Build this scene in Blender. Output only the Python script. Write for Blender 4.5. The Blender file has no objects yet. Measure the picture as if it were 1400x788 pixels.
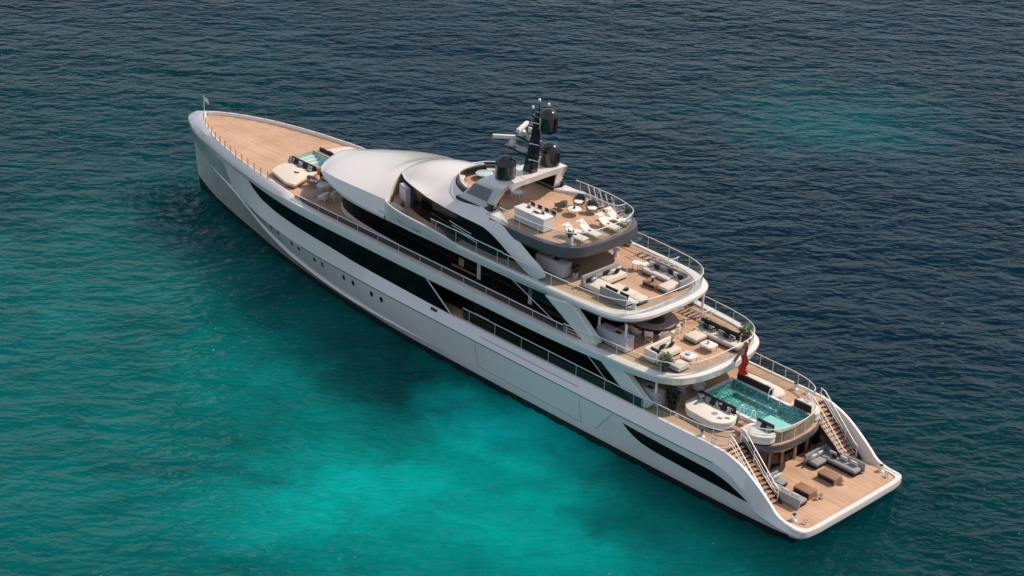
import bpy, math, random
from mathutils import Vector, Matrix
random.seed(7)
S = bpy.context.scene
COL = S.collection
PI = math.pi
# ---------------------------------------------------------------- camera
cam_d = bpy.data.cameras.new("Camera")
cam = bpy.data.objects.new("Camera", cam_d); COL.objects.link(cam)
rgt = Vector((-0.69684588, -0.71622889, 0.03770937))
upv = Vector((0.33593232, -0.27948437, 0.89946538))
fwd = Vector((0.63368391, -0.63945654, -0.43536196))
cam.matrix_world = Matrix(((rgt.x, upv.x, -fwd.x, -56.9553), (rgt.y, upv.y, -fwd.y, 87.4619),
                           (rgt.z, upv.z, -fwd.z, 63.9484), (0, 0, 0, 1)))
cam_d.sensor_width = 36; cam_d.lens = 36 * 2700 / 1400
cam_d.clip_start = 1; cam_d.clip_end = 6000
S.camera = cam
# ---------------------------------------------------------------- sky, sun, exposure
SUN_AZ = Vector((-0.40, -0.917)); SUN_EL = math.radians(50)
w = bpy.data.worlds.new("World"); S.world = w; w.use_nodes = True
nt = w.node_tree; bg = nt.nodes["Background"]
sky = nt.nodes.new("ShaderNodeTexSky"); sky.sky_type = 'NISHITA'; sky.sun_disc = False
sky.sun_elevation = SUN_EL; sky.sun_rotation = math.atan2(SUN_AZ.x, SUN_AZ.y)
bg.inputs[1].default_value = 0.11; sky.dust_density = 0.2; sky.air_density = 0.8; sky.ozone_density = 2.0
# unseen cloud veil added to the sky to neutralise shade and wave reflections
tc = nt.nodes.new("ShaderNodeTexCoord"); cn = nt.nodes.new("ShaderNodeTexNoise"); cn.inputs["Scale"].default_value = 2.2; cn.inputs["Detail"].default_value = 4
nt.links.new(tc.outputs["Generated"], cn.inputs["Vector"])
cr = nt.nodes.new("ShaderNodeMapRange"); nt.links.new(cn.outputs["Fac"], cr.inputs[0]); cr.inputs[1].default_value = .3; cr.inputs[2].default_value = .7
cr.inputs[3].default_value = .55; cr.inputs[4].default_value = 1.0
sx_ = nt.nodes.new("ShaderNodeSeparateXYZ"); nt.links.new(tc.outputs["Generated"], sx_.inputs[0])
el = nt.nodes.new("ShaderNodeMapRange"); el.interpolation_type = 'SMOOTHSTEP'; nt.links.new(sx_.outputs["Z"], el.inputs[0]); el.inputs[1].default_value = .05; el.inputs[2].default_value = .75
el.inputs[3].default_value = .95; el.inputs[4].default_value = .35
cx_ = nt.nodes.new("ShaderNodeMath"); cx_.operation = 'MULTIPLY'; nt.links.new(cr.outputs[0], cx_.inputs[0]); nt.links.new(el.outputs[0], cx_.inputs[1])
cm = nt.nodes.new("ShaderNodeMix"); cm.data_type = 'RGBA'; nt.links.new(cx_.outputs[0], cm.inputs[0]); nt.links.new(sky.outputs[0], cm.inputs[6])
hr_ = nt.nodes.new("ShaderNodeValToRGB"); nt.links.new(sx_.outputs["Z"], hr_.inputs[0])
for p_, c_ in ((.0, (.16, .235, .31)), (.12, (.29, .355, .44)), (.3, (.76, .75, .83)), (.5, (.88, .82, .87))):
    e_ = hr_.color_ramp.elements[0] if p_ == 0 else (hr_.color_ramp.elements[1] if p_ == .5 else hr_.color_ramp.elements.new(p_))
    e_.position = p_; e_.color = (*c_, 1)
vs_ = nt.nodes.new("ShaderNodeVectorMath"); vs_.operation = 'SCALE'; vs_.inputs["Scale"].default_value = 10; nt.links.new(hr_.outputs[0], vs_.inputs[0])
nt.links.new(vs_.outputs[0], cm.inputs[7]); nt.links.new(cm.outputs[2], bg.inputs[0])
sd = bpy.data.lights.new("sun", 'SUN'); sd.energy = 3.95; sd.angle = math.radians(0.6); sd.color = (1.0, 0.835, 0.66)
so = bpy.data.objects.new("sun", sd); COL.objects.link(so)
sv = Vector((SUN_AZ.x * math.cos(SUN_EL), SUN_AZ.y * math.cos(SUN_EL), math.sin(SUN_EL)))
so.rotation_euler = sv.to_track_quat('Z', 'Y').to_euler(); so.location = (0, 0, 80)
S.view_settings.view_transform = 'Standard'; S.view_settings.look = 'None'
S.view_settings.exposure = 0.14; S.view_settings.gamma = 1.0; S.view_settings.use_curve_mapping = False
S.cycles.max_bounces = 8; S.cycles.diffuse_bounces = 3; S.cycles.glossy_bounces = 4; S.cycles.transparent_max_bounces = 12
S.cycles.sample_clamp_indirect = 6; S.cycles.sample_clamp_direct = 4

# ---------------------------------------------------------------- materials
def mat(name, col, rough=0.5, metal=0.0, spec=0.5, coat=0.0):
    m = bpy.data.materials.new(name); m.use_nodes = True
    b = m.node_tree.nodes["Principled BSDF"]
    b.inputs["Base Color"].default_value = (*col, 1); b.inputs["Roughness"].default_value = rough
    b.inputs["Metallic"].default_value = metal; b.inputs["Specular IOR Level"].default_value = spec
    b.inputs["Coat Weight"].default_value = coat
    return m
def N(m, t, **kw):
    n = m.node_tree.nodes.new(t)
    for k, v in kw.items(): setattr(n, k, v)
    return n
def L(m, a, b): m.node_tree.links.new(a, b)
def vary(m, amt=0.12, scale=1.5, bump=0.0, bscale=40):
    """slow procedural variation of tone, and an optional fine bump"""
    b = m.node_tree.nodes["Principled BSDF"]; c = list(b.inputs["Base Color"].default_value)
    g = N(m, "ShaderNodeNewGeometry"); n = N(m, "ShaderNodeTexNoise"); n.inputs["Scale"].default_value = scale
    n.inputs["Detail"].default_value = 5
    L(m, g.outputs["Position"], n.inputs["Vector"])
    r = N(m, "ShaderNodeMix", data_type='RGBA')
    r.inputs[6].default_value = (*[x * (1 - amt) for x in c[:3]], 1); r.inputs[7].default_value = (*[min(1, x * (1 + amt)) for x in c[:3]], 1)
    L(m, n.outputs["Fac"], r.inputs[0]); L(m, r.outputs[2], b.inputs["Base Color"])
    if bump:
        n2 = N(m, "ShaderNodeTexNoise"); n2.inputs["Scale"].default_value = bscale
        L(m, g.outputs["Position"], n2.inputs["Vector"])
        bp = N(m, "ShaderNodeBump"); bp.inputs["Strength"].default_value = bump; bp.inputs["Distance"].default_value = 0.02
        L(m, n2.outputs["Fac"], bp.inputs["Height"]); L(m, bp.outputs[0], b.inputs["Normal"])
    return m
def planks(name, c1, c2, width=0.16, axis='Y', rough=0.6):
    m = mat(name, c1, rough)
    b = m.node_tree.nodes["Principled BSDF"]
    g = N(m, "ShaderNodeNewGeometry"); sp = N(m, "ShaderNodeSeparateXYZ"); L(m, g.outputs["Position"], sp.inputs[0])
    dv = N(m, "ShaderNodeMath", operation='DIVIDE'); L(m, sp.outputs[axis], dv.inputs[0]); dv.inputs[1].default_value = width
    fl = N(m, "ShaderNodeMath", operation='FLOOR'); L(m, dv.outputs[0], fl.inputs[0])
    fr = N(m, "ShaderNodeMath", operation='FRACT'); L(m, dv.outputs[0], fr.inputs[0])
    wn = N(m, "ShaderNodeTexWhiteNoise", noise_dimensions='1D'); L(m, fl.outputs[0], wn.inputs["W"])
    mp = N(m, "ShaderNodeMapping"); mp.inputs["Scale"].default_value = (0.7, 7, 7) if axis == 'Y' else (7, 0.7, 7)
    L(m, g.outputs["Position"], mp.inputs[0])
    ns = N(m, "ShaderNodeTexNoise"); ns.inputs["Scale"].default_value = 1.6; ns.inputs["Detail"].default_value = 6
    L(m, mp.outputs[0], ns.inputs["Vector"])
    ad = N(m, "ShaderNodeMath", operation='MULTIPLY_ADD'); L(m, wn.outputs["Value"], ad.inputs[0]); ad.inputs[1].default_value = 0.45
    L(m, ns.outputs["Fac"], ad.inputs[2])
    rp = N(m, "ShaderNodeValToRGB"); rp.color_ramp.elements[0].position = 0.35; rp.color_ramp.elements[1].position = 0.95
    rp.color_ramp.elements[0].color = (*c2, 1); rp.color_ramp.elements[1].color = (*c1, 1)
    L(m, ad.outputs[0], rp.inputs[0])
    gt = N(m, "ShaderNodeMath", operation='LESS_THAN'); L(m, fr.outputs[0], gt.inputs[0]); gt.inputs[1].default_value = 0.10
    mx = N(m, "ShaderNodeMix", data_type='RGBA'); L(m, gt.outputs[0], mx.inputs[0]); L(m, rp.outputs[0], mx.inputs[6])
    mx.inputs[7].default_value = (c2[0] * .62, c2[1] * .6, c2[2] * .58, 1)
    # weathering: broad worn and damp patches
    n3 = N(m, "ShaderNodeTexNoise"); n3.inputs["Scale"].default_value = .55; n3.inputs["Detail"].default_value = 5; L(m, g.outputs["Position"], n3.inputs["Vector"])
    m3 = N(m, "ShaderNodeMapRange"); L(m, n3.outputs["Fac"], m3.inputs[0]); m3.inputs[1].default_value = .3; m3.inputs[2].default_value = .7; m3.inputs[3].default_value = .86; m3.inputs[4].default_value = 1.08
    vm = N(m, "ShaderNodeVectorMath", operation='SCALE'); L(m, mx.outputs[2], vm.inputs[0]); L(m, m3.outputs[0], vm.inputs["Scale"])
    L(m, vm.outputs[0], b.inputs["Base Color"])
    return m
WHITE = vary(mat("white_paint", (0.755, 0.72, 0.675), 0.25, coat=1.0), 0.03, 0.4)
_b = WHITE.node_tree.nodes["Principled BSDF"]; _b.inputs["Coat IOR"].default_value = 1.75; _b.inputs["Coat Roughness"].default_value = .04
SATIN = vary(mat("white_satin", (0.755, 0.735, 0.70), 0.4), 0.03, 0.6)
BOOT = mat("boot_top_black", (0.012, 0.012, 0.014), 0.4)
SEAM = mat("seam_dark", (0.03, 0.05, 0.06), 0.4)
TEAL = mat("sheer_line_green", (0.02, 0.13, 0.13), 0.3)
GLASS = mat("black_glass", (0.004, 0.004, 0.005), 0.06, spec=0.2)
INNER = mat("dark_interior", (0.02, 0.018, 0.017), 0.5)
GREYP = mat("graphite_paint", (0.085, 0.085, 0.095), 0.28, coat=0.2)
GREYD = mat("graphite_dark", (0.03, 0.03, 0.034), 0.3, coat=0.2)
TEAK = planks("teak_deck", (0.57, 0.375, 0.25), (0.46, 0.29, 0.182))
TEAKX = planks("teak_crosswise", (0.53, 0.34, 0.22), (0.42, 0.26, 0.16), 0.14, 'X')
WOODO = vary(mat("orange_wood", (0.34, 0.125, 0.05), 0.4), 0.2, 3)
WOODB = vary(mat("brown_wood", (0.30, 0.17, 0.10), 0.45), 0.2, 5)
CREAM = vary(mat("cream_fabric", (0.64, 0.585, 0.51), 0.9), 0.06, 3, 0.3, 60)
LINEN = vary(mat("off_white_linen", (0.70, 0.67, 0.62), 0.9), 0.05, 3, 0.3, 60)
GREYF = vary(mat("grey_fabric", (0.28, 0.29, 0.30), 0.9), 0.1, 4, 0.3, 60)
BLACKF = vary(mat("black_fabric", (0.016, 0.015, 0.017), 0.85), 0.2, 6)
NAVYF = vary(mat("navy_fabric", (0.018, 0.04, 0.075), 0.85), 0.2, 6)
OLIVE = vary(mat("olive_wicker", (0.15, 0.145, 0.10), 0.8), 0.2, 20)
TAUPE = vary(mat("taupe_wicker", (0.24, 0.20, 0.17), 0.8), 0.2, 20)
STEEL = mat("polished_steel", (0.82, 0.82, 0.83), 0.22, 1.0)
RAILM = mat("white_rail", (0.78, 0.77, 0.76), 0.3)
BLACKG = mat("gloss_black", (0.011, 0.010, 0.010), 0.17, coat=0.5)
STONE = vary(mat("white_stone", (0.72, 0.715, 0.71), 0.35), 0.04, 5)
GREYS = vary(mat("pale_grey_stone", (0.50, 0.49, 0.52), 0.4), 0.05, 5)
FROST = mat("pale_glass_top", (0.42, 0.56, 0.58), 0.12)
POTW = mat("white_pot", (0.72, 0.72, 0.70), 0.4)
LEAF = vary(mat("leaf_green", (0.045, 0.085, 0.03), 0.45), 0.5, 9)
LEAFD = vary(mat("leaf_dark", (0.018, 0.032, 0.018), 0.5), 0.5, 9)
LEAFY = vary(mat("leaf_yellow_green", (0.13, 0.16, 0.045), 0.45), 0.5, 9)
RED = vary(mat("red_flag_cloth", (0.55, 0.05, 0.02), 0.8), 0.25, 8)
GREENF = mat("green_flag_cloth", (0.02, 0.22, 0.15), 0.8)
WHITEF = mat("white_flag_cloth", (0.75, 0.75, 0.73), 0.8)
def pattern_mat():
    m = mat("black_white_print", (0.6, 0.6, 0.6), 0.9); b = m.node_tree.nodes["Principled BSDF"]
    g = N(m, "ShaderNodeNewGeometry"); n = N(m, "ShaderNodeTexNoise"); n.inputs["Scale"].default_value = 9
    L(m, g.outputs["Position"], n.inputs["Vector"])
    r = N(m, "ShaderNodeValToRGB"); r.color_ramp.elements[0].position = .49; r.color_ramp.elements[1].position = .53
    r.color_ramp.elements[0].color = (.03, .03, .035, 1); r.color_ramp.elements[1].color = (.62, .60, .60, 1)
    L(m, n.outputs["Fac"], r.inputs[0]); L(m, r.outputs[0], b.inputs["Base Color"]); return m
PRINT = pattern_mat()
def mosaic_mat():
    m = mat("pool_mosaic", (0.05, 0.25, 0.25), 0.25); b = m.node_tree.nodes["Principled BSDF"]
    g = N(m, "ShaderNodeNewGeometry"); mp = N(m, "ShaderNodeMapping"); mp.inputs["Scale"].default_value = (13, 13, 13)
    L(m, g.outputs["Position"], mp.inputs[0])
    fl = N(m, "ShaderNodeVectorMath", operation='FLOOR'); L(m, mp.outputs[0], fl.inputs[0])
    wn = N(m, "ShaderNodeTexWhiteNoise", noise_dimensions='3D'); L(m, fl.outputs[0], wn.inputs["Vector"])
    r = N(m, "ShaderNodeValToRGB"); r.color_ramp.interpolation = 'CONSTANT'; e = r.color_ramp.elements
    e[0].position = 0; e[0].color = (0.022, 0.15, 0.165, 1); e[1].position = .25; e[1].color = (0.03, 0.24, 0.24, 1)
    for p, c in ((.5, (0.07, .40, .37, 1)), (.76, (.18, .50, .47, 1)), (.93, (.5, .72, .69, 1))):
        k = e.new(p); k.color = c
    L(m, wn.outputs["Value"], r.inputs[0]); L(m, r.outputs[0], b.inputs["Base Color"]); return m
MOSAIC = mosaic_mat()
PALETILE = mat("pale_pool_tile", (0.34, 0.66, 0.62), 0.3)
def clear_mat(name, tint, gloss_rough=0.03, bump=0.0, scale=3, f0=0.045):
    m = bpy.data.materials.new(name); m.use_nodes = True; t = m.node_tree; t.nodes.remove(t.nodes["Principled BSDF"])
    out = t.nodes["Material Output"]
    tr = N(m, "ShaderNodeBsdfTransparent"); tr.inputs[0].default_value = (*tint, 1)
    gl = N(m, "ShaderNodeBsdfGlossy"); gl.inputs["Roughness"].default_value = gloss_rough
    fr = N(m, "ShaderNodeLayerWeight"); fr.inputs[0].default_value = 0.5
    pw = N(m, "ShaderNodeMath", operation='POWER'); L(m, fr.outputs["Facing"], pw.inputs[0]); pw.inputs[1].default_value = 5
    ma = N(m, "ShaderNodeMath", operation='MULTIPLY_ADD'); L(m, pw.outputs[0], ma.inputs[0]); ma.inputs[1].default_value = .95; ma.inputs[2].default_value = f0
    mx = N(m, "ShaderNodeMixShader"); L(m, ma.outputs[0], mx.inputs[0]); L(m, tr.outputs[0], mx.inputs[1]); L(m, gl.outputs[0], mx.inputs[2])
    if bump:
        n = N(m, "ShaderNodeTexNoise"); n.inputs["Scale"].default_value = scale
        g = N(m, "ShaderNodeNewGeometry"); L(m, g.outputs["Position"], n.inputs["Vector"])
        bp = N(m, "ShaderNodeBump"); bp.inputs["Strength"].default_value = bump; bp.inputs["Distance"].default_value = .1
        L(m, n.outputs["Fac"], bp.inputs["Height"]); L(m, bp.outputs[0], gl.inputs["Normal"]); L(m, bp.outputs[0], fr.inputs["Normal"])
    L(m, mx.outputs[0], out.inputs[0]); return m
PANE = clear_mat("rail_glass", (0.90, 0.945, 0.945), f0=.03)
PANED = clear_mat("smoked_glass", (0.42, 0.45, 0.46))
POOLW = clear_mat("pool_water", (0.85, 0.97, 0.97), 0.02, 0.35, 2.5)
def sea_mat():
    m = mat("sea_water", (0, .1, .1), 0.04); t = m.node_tree; b = t.nodes["Principled BSDF"]
    b.inputs["IOR"].default_value = 1.33
    # light scatters a few metres through the water before it comes back out
    b.subsurface_method = 'BURLEY'; b.inputs["Subsurface Weight"].default_value = 1.0
    b.inputs["Subsurface Radius"].default_value = (0.5, 1.0, 1.0); b.inputs["Subsurface Scale"].default_value = 18.0; b.inputs["Specular IOR Level"].default_value = 0.11; b.inputs["Specular Tint"].default_value = (0.55, 0.83, 0.97, 1)
    g = N(m, "ShaderNodeNewGeometry")
    wn = N(m, "ShaderNodeTexNoise"); wn.inputs["Scale"].default_value = 0.07; wn.inputs["Detail"].default_value = 6; wn.inputs["Roughness"].default_value = .62
    L(m, g.outputs["Position"], wn.inputs["Vector"])
    sb = N(m, "ShaderNodeVectorMath", operation='SUBTRACT'); L(m, wn.outputs["Color"], sb.inputs[0]); sb.inputs[1].default_value = (.5, .5, .5)
    sc = N(m, "ShaderNodeVectorMath", operation='SCALE'); L(m, sb.outputs[0], sc.inputs[0]); sc.inputs["Scale"].default_value = 16
    ps = N(m, "ShaderNodeVectorMath", operation='ADD'); L(m, g.outputs["Position"], ps.inputs[0]); L(m, sc.outputs[0], ps.inputs[1])
    col = None
    def blob(cx, cy, ax, ay, rot, c, strength=1.0, p0=0.0, p1=0.9):
        nonlocal col
        mp = N(m, "ShaderNodeMapping", vector_type='TEXTURE'); mp.inputs["Location"].default_value = (cx, cy, 0)
        mp.inputs["Rotation"].default_value = (0, 0, math.radians(rot)); mp.inputs["Scale"].default_value = (ax, ay, 1e4)
        L(m, ps.outputs[0], mp.inputs[0])
        gr = N(m, "ShaderNodeTexGradient", gradient_type='SPHERICAL'); L(m, mp.outputs[0], gr.inputs[0])
        mr = N(m, "ShaderNodeMapRange", interpolation_type='SMOOTHSTEP'); L(m, gr.outputs["Fac"], mr.inputs[0])
        mr.inputs[1].default_value = p0; mr.inputs[2].default_value = p1; mr.inputs[4].default_value = strength
        mx = N(m, "ShaderNodeMix", data_type='RGBA'); L(m, mr.outputs[0], mx.inputs[0])
        if col is None: mx.inputs[6].default_value = (0.001, 0.016, 0.032, 1)
        else: L(m, col, mx.inputs[6])
        mx.inputs[7].default_value = (*c, 1); col = mx.outputs[2]
    blob(72, 6, 62, 34, -45, (0.0, 0.034, 0.044), 0.95)          # left, mid teal
    blob(36, 29, 52, 30, -35, (0.0, 0.095, 0.098), 1.0, 0, .6)   # lower left
    blob(16, 14, 36, 24, -10, (0.0, 0.135, 0.132), 1.0, 0, .5)
    blob(-8, -5, 24, 24, 0, (0.0, 0.034, 0.042), 0.95, 0, .6)    # right corner, deeper
    blob(18, 19, 21, 10, 42, (0.0, 0.265, 0.252), 1.0, 0, .75)   # sand shallows
    blob(22, 8, 9, 6, 5, (0.0, 0.50, 0.46), .95, 0, .8)  # water painted brighter beside the hull to offset its cast shadow
    blob(32, 10, 11, 5, -5, (0.0, 0.04, 0.042), .6, 0, .7)        # hull shadow painted in, together with dark weed off the side
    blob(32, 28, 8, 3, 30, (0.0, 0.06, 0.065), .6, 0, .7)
    blob(44, -55, 22, 17, 45, (0.0, 0.075, 0.092), .55, 0, 1.0)  # far teal shoal
    blob(41, -51, 9, 8, 45, (0.0, 0.09, 0.108), .5, 0, 1.0)
    blob(8, 8.5, 8, 5.5, 10, (0.0, 0.085, 0.088), .85, 0, .6)
    blob(1, 5, 9, 6, 0, (0.0, 0.045, 0.05), .7, 0, .7)
    sn = N(m, "ShaderNodeTexNoise"); sn.inputs["Scale"].default_value = .16; sn.inputs["Detail"].default_value = 7; sn.inputs["Roughness"].default_value = .66
    L(m, ps.outputs[0], sn.inputs["Vector"])
    sr = N(m, "ShaderNodeMapRange"); L(m, sn.outputs["Fac"], sr.inputs[0]); sr.inputs[1].default_value = .3; sr.inputs[2].default_value = .7; sr.inputs[3].default_value = .68; sr.inputs[4].default_value = 1.22
    sm = N(m, "ShaderNodeVectorMath", operation='SCALE'); L(m, col, sm.inputs[0]); L(m, sr.outputs[0], sm.inputs["Scale"]); col = sm.outputs[0]
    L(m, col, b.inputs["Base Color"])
    # waves: elongated crests across the view, three sizes
    def wave(sx, sy, rot, det, rough, w_):
        mp = N(m, "ShaderNodeMapping", vector_type='TEXTURE'); mp.inputs["Rotation"].default_value = (0, 0, math.radians(rot)); mp.inputs["Scale"].default_value = (sx, sy, 1)
        L(m, g.outputs["Position"], mp.inputs[0])
        n = N(m, "ShaderNodeTexNoise"); n.inputs["Scale"].default_value = 1; n.inputs["Detail"].default_value = det; n.inputs["Roughness"].default_value = rough
        n.inputs["Distortion"].default_value = .5
        L(m, mp.outputs[0], n.inputs["Vector"])
        mu = N(m, "ShaderNodeMath", operation='MULTIPLY'); L(m, n.outputs["Fac"], mu.inputs[0]); mu.inputs[1].default_value = w_; return mu.outputs[0]
    h = None
    for a in ((9, 5, 40, 1, .5, 1.0), (2.8, 1.5, 52, 2, .5, 1.15), (1.2, .6, 36, 2, .55, .42)):
        o = wave(*a)
        if h is None: h = o
        else:
            ad = N(m, "ShaderNodeMath", operation='ADD'); L(m, h, ad.inputs[0]); L(m, o, ad.inputs[1]); h = ad.outputs[0]
    gu = wave(60, 24, 30, 3, .6, 1.0)                             # gusts and slicks
    gm = N(m, "ShaderNodeMapRange"); L(m, gu, gm.inputs[0]); gm.inputs[1].default_value = .3; gm.inputs[2].default_value = .7; gm.inputs[3].default_value = .55; gm.inputs[4].default_value = 1.25
    hm = N(m, "ShaderNodeMath", operation='MULTIPLY'); L(m, h, hm.inputs[0]); L(m, gm.outputs[0], hm.inputs[1]); h = hm.outputs[0]
    bp = N(m, "ShaderNodeBump"); bp.inputs["Strength"].default_value = 1.0; bp.inputs["Distance"].default_value = 1.05
    L(m, h, bp.inputs["Height"]); L(m, bp.outputs[0], b.inputs["Normal"])
    return m
SEA = sea_mat()

# ---------------------------------------------------------------- mesh helpers
class MB:
    def __init__(s): s.v = []; s.f = []
    def add(s, vs, fs):
        o = len(s.v); s.v += [tuple(p) for p in vs]; s.f += [tuple(i + o for i in q) for q in fs]; return s
    def box(s, x0, x1, y0, y1, z0, z1):
        return s.add([(x0, y0, z0), (x1, y0, z0), (x1, y1, z0), (x0, y1, z0), (x0, y0, z1), (x1, y0, z1), (x1, y1, z1), (x0, y1, z1)],
                     [(0, 3, 2, 1), (4, 5, 6, 7), (0, 1, 5, 4), (1, 2, 6, 5), (2, 3, 7, 6), (3, 0, 4, 7)])
    def loft(s, rows, closed=False, flip=False):
        n = len(rows[0]); vs = [p for r in rows for p in r]; fs = []
        for i in range(len(rows) - 1):
            for j in range(n if closed else n - 1):
                a, b = i * n + j, i * n + (j + 1) % n
                q = (a, b, b + n, a + n); fs.append(q[::-1] if flip else q)
        return s.add(vs, fs)
    def prism(s, out, z0, z1, ch=0.0):
        n = len(out)
        A = sum(out[i][0] * out[(i + 1) % n][1] - out[(i + 1) % n][0] * out[i][1] for i in range(n))
        if A < 0: out = out[::-1]
        rows = [[(x, y, z0) for x, y in out]]
        if ch > 0:
            ins = inset(out, ch)
            rows += [[(x, y, z1 - ch) for x, y in out], [((x + a) / 2 * .6 + x * .4, (y + b) / 2 * .6 + y * .4, z1 - ch * .3) for (x, y), (a, b) in zip(out, ins)], [(x, y, z1) for x, y in ins]]
        else: rows.append([(x, y, z1) for x, y in out])
        s.loft(rows, True)
        o = len(s.v) - len(rows) * n
        s.f.append(tuple(range(o + n * (len(rows) - 1), o + n * len(rows)))); s.f.append(tuple(range(o + n - 1, o - 1, -1)))
        return s
    def rbox(s, x0, x1, y0, y1, z0, z1, r=0.08, ch=0.04):
        return s.prism(rrect(x0, x1, y0, y1, r), z0, z1, ch)
    def tube(s, pts, r, seg=6, closed=False):
        pts = [Vector(p) for p in pts]; rows = []; n = len(pts); prev = None
        for i, p in enumerate(pts):
            if closed: d = pts[(i + 1) % n] - pts[i - 1]
            else: d = pts[min(i + 1, n - 1)] - pts[max(i - 1, 0)]
            d.normalize(); u = Vector((0, 0, 1)) if abs(d.z) < .9 else Vector((1, 0, 0))
            if prev is not None and abs(d.dot(prev)) < .95: u = prev
            a = d.cross(u).normalized(); b = a.cross(d).normalized(); prev = b
            rows.append([p + (a * math.cos(t) + b * math.sin(t)) * r for t in [2 * PI * k / seg for k in range(seg)]])
        if closed: rows.append(rows[0])
        s.loft(rows, True, True)
        if not closed:
            o = len(s.v) - len(rows) * seg
            s.f.append(tuple(range(o, o + seg))); s.f.append(tuple(range(len(s.v) - 1, len(s.v) - 1 - seg, -1)))
        return s
    def lathe(s, prof, cx=0, cy=0, seg=20, sx=1, sy=1):
        rows = [[(cx + r * sx * math.cos(2 * PI * k / seg), cy + r * sy * math.sin(2 * PI * k / seg), z) for k in range(seg)] for r, z in prof]
        s.loft(rows, True); o = len(s.v) - len(rows) * seg
        s.f.append(tuple(range(o + seg - 1, o - 1, -1))); s.f.append(tuple(range(len(s.v) - seg, len(s.v))))
        return s
    def build(s, name, m, parent=None, smooth=35, loc=None):
        me = bpy.data.meshes.new(name); me.from_pydata(s.v, [], s.f); me.materials.append(m); me.update()
        if smooth:
            me.polygons.foreach_set("use_smooth", [True] * len(me.polygons)); me.set_sharp_from_angle(angle=math.radians(smooth))
        o = bpy.data.objects.new(name, me); COL.objects.link(o)
        if parent: o.parent = parent
        if loc: o.location = loc
        return o
def inset(out, d):
    n = len(out); r = []
    for i in range(n):
        p, q, t = Vector(out[i - 1]), Vector(out[i]), Vector(out[(i + 1) % n])
        a = (q - p).normalized(); b = (t - q).normalized()
        na, nb = Vector((-a.y, a.x)), Vector((-b.y, b.x)); m_ = na + nb
        m_ = m_.normalized() / max(.5, math.sqrt(max(.05, (1 + na.dot(nb)) / 2)))
        r.append(tuple(q + m_ * d))
    return r
def rrect(x0, x1, y0, y1, r, k=4):
    o = []
    for cx, cy, a in ((x1 - r, y0 + r, -90), (x1 - r, y1 - r, 0), (x0 + r, y1 - r, 90), (x0 + r, y0 + r, 180)):
        for i in range(k + 1):
            t = math.radians(a + 90 * i / k); o.append((cx + r * math.cos(t), cy + r * math.sin(t)))
    return o
def rpoly(pts, r, k=4):
    """round the corners of a polygon"""
    o = []; n = len(pts)
    for i in range(n):
        p, q, t = Vector(pts[i - 1]), Vector(pts[i]), Vector(pts[(i + 1) % n])
        a = (p - q); b = (t - q); d = min(r, a.length * .45, b.length * .45); A = q + a.normalized() * d; B = q + b.normalized() * d
        for j in range(k + 1):
            u = j / k; o.append(tuple(A * (1 - u) ** 2 + q * 2 * u * (1 - u) + B * u * u))
    return o
def pchip(tab):
    xs = [a for a, _ in tab]; ys = [b for _, b in tab]
    if xs[0] > xs[-1]: xs = xs[::-1]; ys = ys[::-1]
    n = len(xs); h = [xs[i + 1] - xs[i] for i in range(n - 1)]; dl = [(ys[i + 1] - ys[i]) / h[i] for i in range(n - 1)]; d = [0.] * n
    d[0] = dl[0]; d[-1] = dl[-1]
    for i in range(1, n - 1):
        if dl[i - 1] * dl[i] > 0:
            w1 = 2 * h[i] + h[i - 1]; w2 = h[i] + 2 * h[i - 1]; d[i] = (w1 + w2) / (w1 / dl[i - 1] + w2 / dl[i])
    def f(x):
        if x <= xs[0]: return ys[0]
        if x >= xs[-1]: return ys[-1]
        i = 0
        while x > xs[i + 1]: i += 1
        t = (x - xs[i]) / h[i]
        return (ys[i] * (1 + 2 * t) * (1 - t) ** 2 + d[i] * h[i] * t * (1 - t) ** 2 + ys[i + 1] * t * t * (3 - 2 * t) + d[i + 1] * h[i] * t * t * (t - 1))
    return f
def crom(st, per):
    """smooth a list of stations, each a list of 3-D points"""
    st = [[Vector(p) for p in r] for r in st]; out = []
    for i in range(len(st) - 1):
        a = st[max(i - 1, 0)]; b = st[i]; c = st[i + 1]; d = st[min(i + 2, len(st) - 1)]
        for k in range(per):
            t = k / per; row = []
            for p0, p1, p2, p3 in zip(a, b, c, d):
                l0 = max((p1 - p0).length, 1e-4); l1 = max((p2 - p1).length, 1e-4); l2 = max((p3 - p2).length, 1e-4)
                m1 = ((p1 - p0) / l0 * l1 + (p2 - p1)) * .5 if l0 > 1e-3 else (p2 - p1)
                m2 = ((p3 - p2) / l2 * l1 + (p2 - p1)) * .5 if l2 > 1e-3 else (p2 - p1)
                row.append(p1 * (2 * t ** 3 - 3 * t * t + 1) + m1 * (t ** 3 - 2 * t * t + t) + p2 * (3 * t * t - 2 * t ** 3) + m2 * (t ** 3 - t * t))
            out.append(row)
    out.append(st[-1]); return out
def mir(rows): return [[(p[0], -p[1], p[2]) for p in r] for r in rows]
def path(pts, per=6): return [r[0] for r in crom([[p] for p in pts], per)]
def both(mb, rows, flip=False):
    mb.loft(rows, False, flip); mb.loft(mir(rows), False, not flip); return mb
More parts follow.
